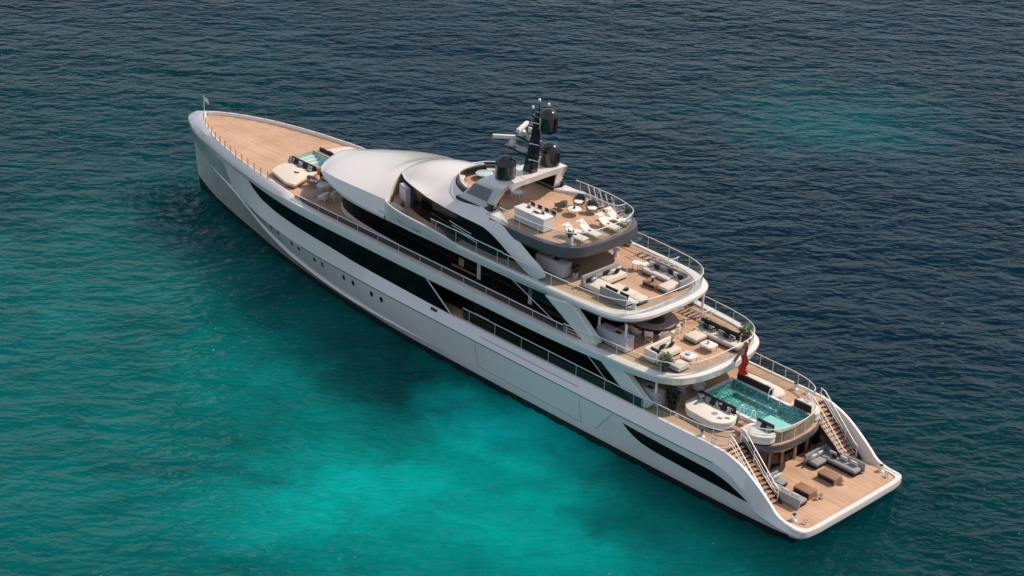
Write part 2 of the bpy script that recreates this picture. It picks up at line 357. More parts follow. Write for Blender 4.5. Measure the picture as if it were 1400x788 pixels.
def deck_strips(mb, xs, hw, z, t=0.06, holes=(), zf=None):
    """a flat deck laid in cross strips, with rectangular holes"""
    lo_, hi_ = min(xs), max(xs)
    xs = sorted(set([round(x, 4) for x in xs] + [round(h[k], 4) for h in holes for k in (0, 1) if lo_ < h[k] < hi_]))
    for a, b in zip(xs, xs[1:]):
        mid = (a + b) / 2; cuts = [(-1, None)]
        hs = sorted([h for h in holes if h[0] <= mid <= h[1]], key=lambda h: h[2])
        lo = (lambda x: -hw(x)); segs = []
        for h in hs: segs.append((lo, (lambda x, v=h[2]: v))); lo = (lambda x, v=h[3]: v)
        segs.append((lo, (lambda x: hw(x))))
        for f, g in segs:
            P = [(a, f(a)), (b, f(b)), (b, g(b)), (a, g(a))]
            mb.add([(x, y, z) for x, y in P] + [(x, y, z - t) for x, y in P], [(0, 1, 2, 3), (7, 6, 5, 4), (0, 4, 5, 1), (1, 5, 6, 2), (2, 6, 7, 3), (3, 7, 4, 0)])
    return mb
def frange(a, b, n): return [a + (b - a) * i / n for i in range(n + 1)]

# ---------------------------------------------------------------- object helpers
def tag(o, label, cat, group=None):
    o["label"] = label; o["category"] = cat
    if group: o["group"] = group
    return o
def thing(name, label, cat, loc, rz=0.0, group=None):
    o = bpy.data.objects.new(name, None); o.empty_display_size = .2; COL.objects.link(o)
    o.location = loc; o.rotation_euler = (0, 0, rz); return tag(o, label, cat, group)
def dup(root, loc, rz, label, group=None):
    r = root.copy(); COL.objects.link(r); r.location = loc; r.rotation_euler = (0, 0, rz); r["label"] = label
    if group: r["group"] = group
    for ch in list(root.children):
        c = ch.copy(); COL.objects.link(c); c.parent = r
        for g in list(ch.children):
            d = g.copy(); COL.objects.link(d); d.parent = c
    return r

# ================================================================= WATER
# one sheet to the horizon; small real wavelets where it laps the hull
R_ = 2600
gx = [-R_, -900, -300, -100, -40, -15] + frange(-5, 71, 300) + [80, 100, 140, 220, 400, 900, R_]
gy = [-R_, -900, -300, -100, -40, -18, -10] + frange(-7, 7, 56) + [10, 18, 40, 100, 300, 900, R_]
def wavelet(x, y):
    if not (-5 < x < 71 and -7 < y < 7): return 0.0
    k = min(1, (x + 5) / 3, (71 - x) / 3, (7 - abs(y)) / 1.0)
    return k * (.040 * math.sin(2.1 * x + 1.3 * y) + .035 * math.sin(3.7 * x - 2.2 * y + 1.1 * math.sin(.9 * x)) + .03 * math.sin(6.1 * x + 2.9 * y + 2 * math.sin(.37 * x)) + .02 * math.sin(10.3 * x - 4 * y))
mb = MB(); mb.loft([[(x, y, wavelet(x, y)) for y in gy] for x in gx])
mb.f = [q[::-1] for q in mb.f]
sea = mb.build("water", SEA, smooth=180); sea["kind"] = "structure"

# ================================================================= YACHT
Y = thing("motor_yacht", "long white multi-deck superyacht with teak decks lying on turquoise sea", "yacht", (0, 0, 0))
# --- hull lines (port side, mirrored)
wl = pchip([(0, 4.95), (1.5, 5.15), (5, 5.3), (18, 5.38), (33, 5.28), (40.4, 4.85), (44, 4.5), (49.4, 3.75), (56, 2.4), (61.3, 1.2), (64.5, .4), (66.2, 0.0)])
Cz = pchip([(0, .58), (3, .8), (32, 1.0), (40, .85), (44, .95), (48.5, 1.35), (52, 2.0), (55, 2.8), (58, 3.4), (62, 3.7), (66.8, 3.8)])
Cd = pchip([(0, .06), (4, .10), (26, .12), (34, .20), (44, .30), (50, .55), (56, .85), (60, .8), (64, .45), (66.6, .0)])
yD = pchip([(0, 5.12), (2, 5.25), (5, 5.45), (10, 5.58), (20, 5.64), (35, 5.6), (40, 5.48), (44, 5.28), (47, 5.05), (50, 4.80), (52, 4.62), (54, 4.38), (56, 4.08), (57.8, 3.68), (61, 2.72), (64, 1.6), (66, .7), (67, 0)])
zD = pchip([(0, .72), (1.2, .80), (2.6, 1.15), (4, 2.0), (5.6, 2.85), (6.8, 3.05), (9, 3.05), (20, 3.05), (35, 3.08), (41, 3.08), (44, 3.05), (47, 3.08), (50, 3.24), (53, 3.58), (55, 4.0), (56, 4.32), (57, 5.0), (57.8, 5.72), (61, 5.6), (64, 5.3), (67, 4.9)])
yE = pchip([(0, 5.02), (3, 5.05), (8, 5.12), (20, 5.18), (40, 5.2), (44, 5.0), (47, 4.8), (50, 4.5), (52.2, 4.3), (54.2, 4.35), (57.3, 3.8), (60.8, 2.85), (63.6, 2.0), (65.6, 1.05), (67.15, 0)])
zE = pchip([(0, 1.08), (1.0, 1.12), (1.8, 1.35), (2.4, 1.85), (3.3, 2.55), (4.3, 3.2), (5.1, 3.55), (6.2, 3.82), (8, 3.88), (30, 3.78), (35, 3.88), (39, 4.0), (43, 4.15), (46.2, 4.2), (49.7, 4.32), (52.0, 4.62), (53.2, 5.25), (54.2, 5.98), (58, 6.0), (63, 5.85), (67.15, 5.5)])
yF = pchip([(0, 5.4), (40, 5.4), (46, 5.3), (50, 4.95), (54.2, 4.36), (57.3, 3.81), (60.8, 2.86), (63.6, 2.01), (65.6, 1.06), (67.15, 0)])
zF = pchip([(0, 5.72), (44, 5.72), (50, 5.85), (54.2, 6.0), (58, 6.02), (63, 5.87), (67.15, 5.52)])
def XE(t, xe): return t * xe
lg_ = pchip([(0, 0), (31, 0), (36, .09), (44, .13), (54, .12), (60, .04), (63, 0), (67, 0)])   # narrow spray ledge
TS = [i / 170 for i in range(171)]
rows_b, rows_h = [], []
for t in TS:
    xa, xw, xb, xc, xd, xe = t * 65.0, t * 66.05, t * 66.2, t * 66.8, t * 67.0, t * 67.15
    x0 = 0.35 * (1 - t)
    A = (xa + x0 * 3, wl(xb) * .80 * (1 - .2 * t), -1.6); B0 = (xw + x0 * 1.6, max(0, wl(xb) - .02), -.05); B = (xb + x0, wl(xb) + .03 * (wl(xb) > .03), .50 + .55 * max(0, (xb - 62) / 4.3) ** 2)
    c = (xc + x0 * .5, max(0, wl(xb) + Cd(xc)) if t < 1 else 0, Cz(xc)); d = (xd, yD(xd), zD(xd)); e = (xe, yE(xe), zE(xe))
    if t == 1: c = (66.75, 0, c[2]); d = (67.0, 0, d[2]); e = (67.15, 0, e[2]); B = (66.32, 0, 1.05)
    ld = lg_(xc); c2 = (c[0], max(0, c[1] - ld), c[2] + ld * .55 + .002)
    m1 = tuple(c[k] * .5 + d[k] * .5 for k in range(3)); bul = .06 * min(1, d[1]) if xd < 40 else -.05 * min(1, d[1] / 2)
    m1 = (m1[0], m1[1] + bul, m1[2])
    rows_b.append([A, B0, B]); rows_h.append([B, c, c2, m1, d, e])
def hull_y(x, z):
    """port hull half breadth at x, z between boot top and shoulder"""
    pts = [(.50, wl(x) + .03), (Cz(x), wl(x) + Cd(x)), (Cz(x) + lg_(x) * .55 + .002, wl(x) + Cd(x) - lg_(x)), ((Cz(x) + zD(x)) / 2, (wl(x) + Cd(x) + yD(x)) / 2 + (.06 if x < 40 else -.05)), (zD(x), yD(x)), (zE(x), yE(x))]
    for (z0, y0), (z1, y1) in zip(pts, pts[1:]):
        if z <= z1 or (z1, y1) == pts[-1]: return y0 + (y1 - y0) * max(0, min(1, (z - z0) / max(1e-4, z1 - z0)))
mb = both(MB(), rows_h); r0 = [p for p in rows_h[0]]
mb.add([*r0, *[(p[0], -p[1], p[2]) for p in r0]], [(0, 1, 7, 6), (1, 2, 8, 7), (2, 3, 9, 8), (3, 4, 10, 9), (4, 5, 11, 10)])
hull = mb.build("hull", WHITE, Y, 14)
mb = both(MB(), rows_b); r0 = rows_b[0]
mb.add([*r0, *[(p[0], -p[1], p[2]) for p in r0]], [(0, 1, 4, 3), (1, 2, 5, 4)])
mb.build("boot_top", BOOT, Y, 20)
# dark sheer line along the knuckle
for sgn in (1, -1):
    mb = MB(); mb.tube([(x, sgn * (yD(x) + .012), zD(x) - .015) for x in frange(6.6, 46.5, 80)], .028, 5); mb.build("rubbing_line", TEAL, Y)
# inner bulwark of the open aft deck
mb = MB(); rr = [[(x, yE(x), zE(x)), (x, yE(x) - .16, zE(x) + .015), (x, yE(x) - .2, zE(x) - .02), (x, yE(x) - .22, .95 if x < 6.4 else 3.75)] for x in frange(.1, 32, 100)]
both(mb, rr); mb.build("bulwark", SATIN, Y, 40)
# hull windows: long band forward, quarter window aft
def hull_panel(name, m, top, bot, off=.012, n=40):
    """panel lying on the hull between two x-z curves"""
    out = []
    for sgn in (1, -1):
        rows = []
        for i in range(n + 1):
            u = i / n; (xt, zt), (xb, zb) = top(u), bot(u); row = []
            for k in range(7):
                v = k / 6; x = xt + (xb - xt) * v; z = zt + (zb - zt) * v; row.append((x, sgn * (hull_y(x, z) + off), z))
            rows.append(row)
        mb = MB(); mb.loft(rows, False, sgn < 0); out.append(mb.build(name, m, Y, 60))
    return out
qt = pchip([(3.75, 1.53), (4.6, 1.92), (5.6, 2.26), (6.8, 2.46), (9, 2.52), (12.3, 2.60), (13.9, 2.66)]); qb = pchip([(3.75, 1.52), (6, 1.60), (9, 1.69), (11, 1.76), (12.2, 1.90), (13.0, 2.14), (13.5, 2.38), (13.9, 2.65)])
hull_panel("hull_window", GLASS, lambda u: (3.75 + 10.15 * u, qt(3.75 + 10.15 * u)), lambda u: (3.75 + 10.15 * u, qb(3.75 + 10.15 * u)))
for sgn in (1, -1):
    rows = []
    for i in range(91):
        x = 30.2 + (54.15 - 30.2) * i / 90
        xt = 32.5 + (54.15 - 32.5) * i / 90
        rows.append([(x, sgn * (yE(x) - .02), zE(x) - .02), ((x + xt) / 2, sgn * ((yE(x) + yF(xt)) / 2 - .05), (zE(x) + zF(xt)) / 2), (xt, sgn * (yF(xt) - .06), zF(xt) + .02)])
    mb = MB(); mb.loft(rows, False, sgn < 0); mb.build("hull_window", GLASS, Y, 60)
    mb = MB(); mb.tube([(30.2, sgn * 5.22, 3.8), (32.6, sgn * 5.4, 5.72)], .045); mb.build("window_mullion", RAILM, Y)
def ellipse_panel(x, z, a, b, sgn, off, k=14):
    c = (x, sgn * (hull_y(x, z) + off), z); ring = [(x + a * math.cos(2 * PI * i / k), z + b * math.sin(2 * PI * i / k)) for i in range(k)]
    mb = MB(); mb.add([c] + [(p, sgn * (hull_y(p, q) + off), q) for p, q in ring], [(0, 1 + (i + 1) % k, 1 + i) if sgn > 0 else (0, 1 + i, 1 + (i + 1) % k) for i in range(k)]); return mb
for sgn in (1, -1):
    for px, pz in ((56.0, 4.2), (54.1, 3.65), (53.3, 3.5), (50.7, 3.0), (49.8, 2.88), (48.0, 2.7), (47.1, 2.62), (45.1, 2.52), (44.1, 2.5), (41.5, 2.45), (40.4, 2.44), (38.2, 2.45), (37.1, 2.45)):
        rim = ellipse_panel(px, pz, .19, .25, sgn, .010).build("porthole", STEEL, Y)
        ellipse_panel(px, pz, .145, .20, sgn, .022).build("pane", GLASS, rim)
    mb = MB(); mb.box(31.5, 32.25, sgn * 5.12 - .22 * 0, sgn * 5.36, 3.48, 3.7)
    mb = MB(); mb.add([(31.55, sgn * 5.375, 3.52), (32.2, sgn * 5.375, 3.52), (32.2, sgn * 5.275, 3.70), (31.55, sgn * 5.275, 3.70)], [(0, 1, 2, 3)])
    mb.build("fairlead", INNER, Y)
    # shell door seams
    for pts in ([(27.4, 2.95), (27.15, 1.2)], [(27.15, 1.2), (17.5, 1.1)], [(17.65, 2.95), (17.5, 1.1)], [(14.75, 2.95), (16.2, 1.15)]):
        (xa, za), (xb, zb) = pts
        P = [(xa + (xb - xa) * i / 12, za + (zb - za) * i / 12) for i in range(13)]
        mb = MB(); mb.tube([(x, sgn * (hull_y(x, z) + .002), z) for x, z in P], .014, 4); mb.build("shell_door_seam", SEAM, Y)
    # long recess line on the shoulder
    mb = MB(); mb.tube([(x, sgn * (hull_y(x, 3.42) + .002), 3.42) for x in frange(18, 27.2, 20)], .02, 4); mb.build("shell_door_seam", SEAM, Y)
# --- upper deck edge: bulwark ring from bow to rounded aft end
yG = [(67.22, 0, 6.08), (66.6, .62, 6.12), (65.6, 1.22, 6.18), (63.6, 2.2, 6.28), (60.8, 3.05, 6.36), (57.3, 3.98, 6.42), (54.3, 4.6, 6.45), (51.6, 5.08, 6.48), (49, 5.38, 6.5), (46.5, 5.52, 6.52), (40, 5.56, 6.5), (28, 5.56, 6.46), (20, 5.48, 6.42), (16, 5.22, 6.38), (13.5, 4.98, 6.36), (12.1, 4.62, 6.36), (11.1, 3.95, 6.36), (10.5, 2.8, 6.36), (10.25, 1.4, 6.36), (10.2, 0, 6.36)]
yFl = [(67.15, 0, 5.52), (66.55, .5, 5.6), (65.6, 1.06, 5.68), (63.6, 2.01, 5.84), (60.8, 2.86, 5.94), (57.3, 3.81, 6.0), (54.2, 4.36, 6.0), (51.6, 4.78, 5.91), (49, 5.05, 5.82), (46.5, 5.28, 5.75), (40, 5.4, 5.72), (28, 5.4, 5.72), (20, 5.2, 5.72), (16, 4.75, 5.72), (13.6, 4.45, 5.72), (12.3, 4.12, 5.72), (11.5, 3.45, 5.72), (11.05, 2.3, 5.72), (10.8, 1.2, 5.72), (10.75, 0, 5.72)]
yH = [(65.0, 0, 6.98), (64.7, .28, 6.98), (64.1, .85, 6.98), (62.2, 1.95, 6.99), (59.7, 2.95, 7.0), (56.5, 3.8, 7.0), (53.9, 4.3, 6.99), (51.3, 4.68, 6.97), (49, 4.88, 6.92), (46.4, 5.02, 6.62), (40, 5.05, 6.54), (28, 5.02, 6.5), (20, 4.95, 6.46), (16, 4.72, 6.43), (13.7, 4.5, 6.42), (12.4, 4.18, 6.42), (11.55, 3.6, 6.42), (11.0, 2.6, 6.42), (10.78, 1.3, 6.42), (10.72, 0, 6.42)]
zdk = lambda x: 6.68 if x > 47.5 else 6.28
st = []
for f, g, h in zip(yFl, yG, yH):
    d = zdk(h[0]); m_ = (g[0] * .55 + h[0] * .45, g[1] * .55 + h[1] * .45, max(g[2], g[2] * .38 + h[2] * .62))
    g2 = (g[0], g[1] - .0, g[2] - .10); s_ = max(0, h[1] - .10)
    st.append([f, (g[0] * .8 + f[0] * .2, g[1] * .8 + f[1] * .2, f[2] + .12), g2, (g[0], g[1] - .03 * (g[1] > 0), g[2]), m_, h, (h[0] - .06, max(0, h[1] - .07), h[2] - .02), (h[0] - .08, s_, d)])
both(MB(), crom(st, 6), True).build("upper_bulwark", WHITE, Y, 24)
# thin seams across the bow cap
G_ = pchip([(a, b) for a, b, _ in yG[:11]]); Gz = pchip([(a, c) for a, b, c in yG[:11]]); H_ = pchip([(a, b) for a, b, _ in yH[:11]]); Hz = pchip([(a, c) for a, b, c in yH[:11]])
# --- decks
hUf = pchip([(47.4, 4.86), (49, 4.80), (51.3, 4.6), (53.9, 4.22), (56.5, 3.72), (59.7, 2.87), (62.2, 1.87), (64.1, .75), (64.75, .05)])
mb = deck_strips(MB(), frange(47.4, 64.75, 40), hUf, 6.70, .1, [(49.95, 52.55, -.95, .95)]); mb.build("foredeck", TEAK, Y, 0)
hU = pchip([(10.78, .9), (10.85, 1.6), (11.0, 2.4), (11.55, 3.5), (12.4, 4.1), (13.7, 4.42), (16, 4.64), (20, 4.87), (28, 4.94), (40, 4.97), (47.4, 4.86)])
mb = deck_strips(MB(), frange(10.78, 12.4, 10) + frange(12.4, 47.4, 30), hU, 6.30, .1); mb.build("upper_deck", TEAK, Y, 0)
hUs = pchip([(10.95, .6), (11.1, 2.0), (11.55, 3.3), (12.4, 4.0), (13.7, 4.3), (16, 4.6), (20, 5.05), (28, 5.3), (40, 5.3), (46, 5.2), (50, 4.8), (54, 4.2)])
mb = deck_strips(MB(), frange(10.95, 12.4, 8) + frange(12.4, 54, 30), hUs, 6.1, .36, [(49.9, 52.6, -1.05, 1.05)]); mb.build("soffit", SATIN, Y, 0)
mb = MB(); mb.box(47.35, 47.45, -4.85, 4.85, 6.3, 6.66); mb.build("deck_step", SATIN, Y, 0)
hM = pchip([(4.32, .8), (4.45, 1.6), (4.8, 2.3), (5.4, 2.85), (6.28, 3.2)])
hM2 = pchip([(6.3, 4.84), (8, 4.92), (20, 4.97), (40, 4.95), (46, 4.7)])
mb = deck_strips(MB(), frange(4.32, 6.28, 12), hM, 3.8, .1, [(4.75, 11.0, -1.5, 1.5)]); deck_strips(mb, frange(6.3, 46, 26), hM2, 3.8, .1, [(4.75, 11.0, -1.5, 1.5)])
mb.v = mb.v; mb.build("main_deck", TEAK, Y, 0)
mb = deck_strips(MB(), frange(-.12, 5.9, 10), pchip([(-.12, 4.45), (0, 4.6), (1, 4.72), (6, 4.78)]), 1.0, .1); mb.build("swim_deck", TEAK, Y, 0)
# swim platform rim
o = [(2.6, 5.06), (1.2, 5.06), (.25, 5.08), (-.12, 4.9), (-.3, 4.4), (-.38, 2.5), (-.4, 0)]
o = path([(a, b, 0) for a, b in o], 5); o = [(p.x, p.y) for p in o]; o = o + [(a, -b) for a, b in o[-2::-1]]
i_ = [(2.6, 4.70), (1.2, 4.68), (.3, 4.6), (.02, 4.4), (-.03, 4.2), (-.08, 2.4), (-.1, 0)]
i_ = path([(a, b, 0) for a, b in i_], 5); i_ = [(p.x, p.y) for p in i_]; i_ = i_ + [(a, -b) for a, b in i_[-2::-1]]
mb = MB(); mb.loft([[(a + (.25 if a < 1 else 0), b * .985, .42), (a + .04, b, .60), (a, b, .66), (a, b, 1.0), (a + .02, b * .997, 1.06), (c, d, 1.07), (c, d, .9)] for (a, b), (c, d) in zip(o, i_)], False, True)
mb.build("swim_platform_rim", WHITE, Y, 22)
# --- beach club wall under the pool, stairs
mb = MB(); mb.box(5.75, 5.95, -3.25, 3.25, 1.0, 3.2); mb.build("beach_club_wall", INNER, Y)
for y in (-2.7, -1.5, -.2, 1.1, 2.4):
    mb = MB(); mb.rbox(5.62, 5.76, y - .14, y + .14, 1.0, 3.2, .03, .01); mb.build("wood_pilaster", WOODB, Y)
mb = MB()
for y in (-2.1, -.85, .45, 1.75): mb.box(5.70, 5.745, y - .48, y + .48, 1.15, 3.05)
mb.build("beach_club_window", GLASS, Y)
tp = [(6.3, 3.22), (5.9, 3.18), (5.35, 2.95), (4.75, 2.45), (4.35, 1.7), (4.2, .8), (4.18, 0)]; tl = [(6.3, 2.8), (6.0, 2.75), (5.6, 2.55), (5.1, 2.1), (4.75, 1.5), (4.58, .75), (4.55, 0)]
st = [[(c, d, 3.05), (c * .7 + a * .3, d * .7 + b * .3, 3.1), (a + .03, b - .03, 3.42), (a, b, 3.62), (a + .04, b - .04, 3.78), (a + .16, b - .12 if b > .2 else b, 3.80)] for (a, b), (c, d) in zip(tp, tl)]
both(MB(), crom(st, 6)).build("pool_terrace_fascia", GREYP, Y, 40)
mb = deck_strips(MB(), frange(4.6, 6.3, 10), pchip([(4.6, .8), (4.8, 1.5), (5.2, 2.15), (5.7, 2.6), (6.3, 2.8)]), 3.06, .05, [(4.75, 6.3, -1.5, 1.5)]); mb.build("terrace_soffit", GREYD, Y, 0)
# pool basin: floor, walls, shallow bench, water
mb = MB(); z0 = 3.72
mb.add([(4.765, -1.49, z0), (10.985, -1.49, z0), (10.985, 1.49, z0), (4.765, 1.49, z0), (4.765, -1.49, 4.45), (10.985, -1.49, 4.45), (10.985, 1.49, 4.45), (4.765, 1.49, 4.45)], [(0, 1, 2, 3), (0, 4, 5, 1), (1, 5, 6, 2), (2, 6, 7, 3), (3, 7, 4, 0)])
pool = mb.build("pool", MOSAIC, Y, 0)
mb = MB(); mb.box(4.78, 6.9, -.2, 1.47, 3.73, 4.1); mb.build("pool_bench", PALETILE, pool, 0)
mb = MB(); mb.box(7.0, 10.9, -1.47, -.95, 3.73, 4.0); mb.box(10.4, 10.97, -.94, 1.47, 3.73, 3.98); mb.build("pool_step", MOSAIC, pool, 0)
mb = MB(); mb.box(6.6, 8.3, -.93, -.86, 3.722, 3.76); mb.build("pool_light_strip", PALETILE, pool, 0)
mb = MB(); mb.add([(4.77, -1.485, 4.40), (10.98, -1.485, 4.40), (10.98, 1.485, 4.40), (4.77, 1.485, 4.40)], [(0, 1, 2, 3)]); mb.build("pool_water", POOLW, pool, 0)
# pool surround (raised teak plinth with coping)
mb = MB(); mb.box(6.3, 11.0, 1.5, 1.72, 3.8, 4.45); mb.box(6.3, 11.0, -1.72, -1.5, 3.8, 4.45); mb.box(11.0, 11.25, -1.72, 1.72, 3.8, 4.45)
mb.build("pool_coping", SATIN, pool, 0)
ring_o = [(6.3, 1.72), (5.4, 1.72), (4.95, 1.72), (4.72, 1.58), (4.6, 1.2), (4.56, 0)]
st = [[(a, b, 3.8), (a, b, 4.42), (a + .03, b - .02, 4.47), (max(a, 4.76) if a < 4.76 else a, min(b, 1.5), 4.47)] for a, b in ring_o]
both(MB(), crom(st, 4), True).build("pool_coping", TEAKX, pool, 40)
def stair_side(sgn):
    n = 13
    for k in range(n):
        x = 6.25 - (k + .5) * (3.15 / n); z = 3.8 - (k + 1) * (2.8 / (n + 1))
        mb = MB(); mb.box(x - .16, x + .16, *sorted((sgn * 3.36, sgn * 4.62)), z - .05, z); mb.build("stair_tread", TEAKX, Y, 0)
    mb = MB()
    for y in (3.28, 4.64):
        a, b = sorted((sgn * y, sgn * (y + .07)))
        P = [(6.3, 3.75), (6.3, 3.3), (3.1, .98), (2.75, .98), (2.95, 1.2)]
        v = [(x, a, z) for x, z in P] + [(x, b, z) for x, z in P]
        mb.add(v, [(4, 3, 2, 1, 0), (5, 6, 7, 8, 9)] + [(i, (i + 1) % 5, 5 + (i + 1) % 5, 5 + i) for i in range(5)])
    mb.build("stair_stringer", INNER, Y, 0)
    mb = MB(); a, b = sorted((sgn * 3.3, sgn * 4.75)); mb.box(6.2, 6.3, a, b, 1.0, 3.7); mb.build("stair_bulkhead", INNER, Y, 0)
    for y in (3.33, 4.5):
        mb = MB(); P = [(6.35, 4.72), (6.0, 4.62), (3.35, 2.05), (3.1, 1.95)]
        mb.tube([(x, sgn * y, z) for x, z in P], .035); mb.tube([(x, sgn * y, z - .38) for x, z in P], .018)
        mb.tube([(x, sgn * y, z - .62) for x, z in P], .018)
        hr = mb.build("stair_handrail", RAILM, Y)
        for (x, z) in ((6.3, 4.7), (5.2, 3.85), (4.1, 2.78), (3.12, 1.96)):
            mb = MB(); mb.tube([(x, sgn * y, z), (x, sgn * y, z - .95)], .03); mb.build("rail_post", RAILM, hr)
stair_side(1); stair_side(-1)
# --- railings
def railing(pts, zb, zt, posts, r=.03, glass=True, name="railing", gm=None, mid=0, closed=False, post_r=.022):
    """pts: plan points; zb base height, zt handrail height (numbers or functions of x)"""
    fb = zb if callable(zb) else (lambda x: zb); ft = zt if callable(zt) else (lambda x: zt)
    P = [(p[0], p[1], ft(p[0])) for p in pts]
    mb = MB(); mb.tube(P, r)
    for k in range(mid):
        f = (k + 1) / (mid + 1); mb.tube([(p[0], p[1], fb(p[0]) + (ft(p[0]) - fb(p[0])) * f) for p in pts], .014, 5)
    o = mb.build(name, RAILM, Y)
    if glass:
        mb = MB(); rows = [[(p[0], p[1], fb(p[0]) + .04), (p[0], p[1], ft(p[0]) - .07)] for p in pts]; mb.loft(rows)
        n_ = [[(q[0], q[1] * .996 + .001, q[2]) for q in r_] for r_ in rows]; mb.loft(n_, False, True); mb.build("glass_panel", gm or PANE, o)
    L_ = [0]
    for a, b in zip(pts, pts[1:]): L_.append(L_[-1] + math.dist(a[:2], b[:2]))
    for k in range(posts):
        s_ = L_[-1] * (k + .25) / (posts - .5) if posts > 1 else 0; i = 0
        while i < len(L_) - 2 and L_[i + 1] < s_: i += 1
        t = (s_ - L_[i]) / max(1e-6, L_[i + 1] - L_[i]); t = min(1, t); x = pts[i][0] * (1 - t) + pts[i + 1][0] * t; y = pts[i][1] * (1 - t) + pts[i + 1][1] * t
        mb = MB(); mb.tube([(x, y, fb(x)), (x, y, ft(x))], post_r, 5); mb.build("rail_post", RAILM, o)
    return o
def plan(pts, per=6): return [(p.x, p.y) for p in path([(a, b, 0) for a, b in pts], per)]
def ring_plan(half): return plan(half + [(a, -b) for a, b in half[-2::-1]])
# upper deck side rails along the cap, then the aft loop
for sgn in (1, -1):
    railing([(x, sgn * 5.04) for x in frange(47.4, 20, 20)], 6.5, lambda x: 6.97, 13, gm=PANED, r=.032, post_r=.016)
    railing(plan([(20, sgn * 4.98), (17.5, sgn * 4.85)]), 6.44, 7.05, 3, glass=False, mid=2)
railing(ring_plan([(17.6, 4.85), (16, 4.8), (13.8, 4.62), (12.4, 4.32), (11.4, 3.7), (10.8, 2.7), (10.58, 1.4), (10.55, 0)]), 6.40, 7.22, 13, post_r=.016)
# bridge deck rails
railing(ring_plan([(26, 4.72), (21, 4.6), (18.5, 4.45), (17.2, 4.25), (16.1, 3.75), (15.4, 2.9), (15.1, 1.5), (15.05, 0)]), 8.86, 9.78, 15, post_r=.016)
for sgn in (1, -1): railing([(x, sgn * 4.74) for x in frange(33, 26, 8)], 8.86, 9.85, 4, post_r=.016)
# sun deck rail
railing(ring_plan([(27.6, 3.62), (26.2, 3.68), (24.5, 3.66), (22.9, 3.42), (21.7, 2.95), (21.2, 2.2), (20.95, 1.1), (20.92, 0)]), 11.3, 12.22, 12, post_r=.016)
# main deck rails
for sgn in (1, -1):
    railing([(x, sgn * 5.03) for x in frange(29.3, 13, 14)], 3.82, 4.62, 7, glass=True, gm=PANED, post_r=.016)
    railing(plan([(13, sgn * 5.02), (10, sgn * 4.98), (8.4, sgn * 4.9), (7.2, sgn * 4.6), (6.55, sgn * 4.2), (6.4, sgn * 3.9)]), 3.85, 4.72, 7)
    railing(plan([(6.4, sgn * 3.4), (6.35, sgn * 3.2), (5.9, sgn * 3.0)]), 3.82, 4.72, 2, glass=False)
railing(ring_plan([(6.3, 2.95), (5.6, 2.62), (4.95, 2.2), (4.62, 1.5), (4.45, .7), (4.42, 0)]), 3.82, 4.80, 8)
# foredeck stanchions
for sgn in (1, -1):
    for k in range(14):
        x = 63.6 - k * .98; y = H_(x) + .04
        mb = MB(); mb.tube([(x, sgn * y, Hz(x) - .03), (x, sgn * y, Hz(x) + .55)], .035, 6)
        mb.build("stanchion", WOODB if sgn > 0 else GREYP, Y)
    for k, x in enumerate((62.5, 60.2, 57.6, 55, 52.4, 49.8)):
        P = [(x + .25, sgn * G_(x + .25), Gz(x + .25) + .005), (x, sgn * H_(x), Hz(x) + .004)]
        mb = MB(); mb.tube([(P[0][0] * (1 - u) + P[1][0] * u, P[0][1] * (1 - u) + P[1][1] * u, P[0][2] * (1 - u) + P[1][2] * u + .1 * u * (1 - u)) for u in frange(0.05, .95, 6)], .008, 4); mb.build("cap_seam", GREYS, Y)
# --- superstructure walls
def wall_ring(hw, xs, z0, z1, m, name, lean=0.0):
    st = [[(x, hw(x), z0), (x - lean * .3, max(0, hw(x) - lean), z1)] for x in xs]
    return both(MB(), st, True).build(name, m, Y, 30)
w1 = pchip([(45.9, 0), (45.75, 1.0), (45.3, 2.0), (44.6, 2.9), (43.5, 3.5), (42, 3.85), (39.5, 4.0), (18.4, 4.0)])
wall_ring(w1, [18.4, 24, 30, 36, 39.5, 41, 42, 43, 43.8, 44.6, 45.0, 45.3, 45.6, 45.75, 45.85, 45.9], 6.3, 8.45, GLASS, "saloon_glazing")
both(MB(), [[(x, w1(x) + .06, 6.3), (x, w1(x) + .05, 6.31 + .31 * min(1, max(0, (x - 37) / 6))), (x, w1(x) - .02, 6.33 + .31 * min(1, max(0, (x - 37) / 6)))] for x in [37, 38.5, 40.2, 41, 42, 43, 43.8, 44.6, 45.0, 45.3, 45.6, 45.75, 45.85, 45.9]], True).build("saloon_sill", SATIN, Y, 40)
w0 = lambda x: 4.15
wall_ring(w0, [14.9, 20, 26, 32, 38, 44], 3.8, 6.0, GLASS, "main_saloon_glazing")
mb = MB(); mb.box(14.9, 15.0, -4.14, 4.14, 3.8, 6.0); mb.build("aft_bulkhead", GLASS, Y, 0)
mb = MB(); mb.box(18.4, 18.5, -3.98, 3.98, 6.3, 8.5); mb.build("aft_bulkhead", GLASS, Y, 0)
mb = MB(); mb.box(24.9, 25.0, -3.45, 3.45, 8.85, 11.0); mb.build("aft_bulkhead", GLASS, Y, 0)
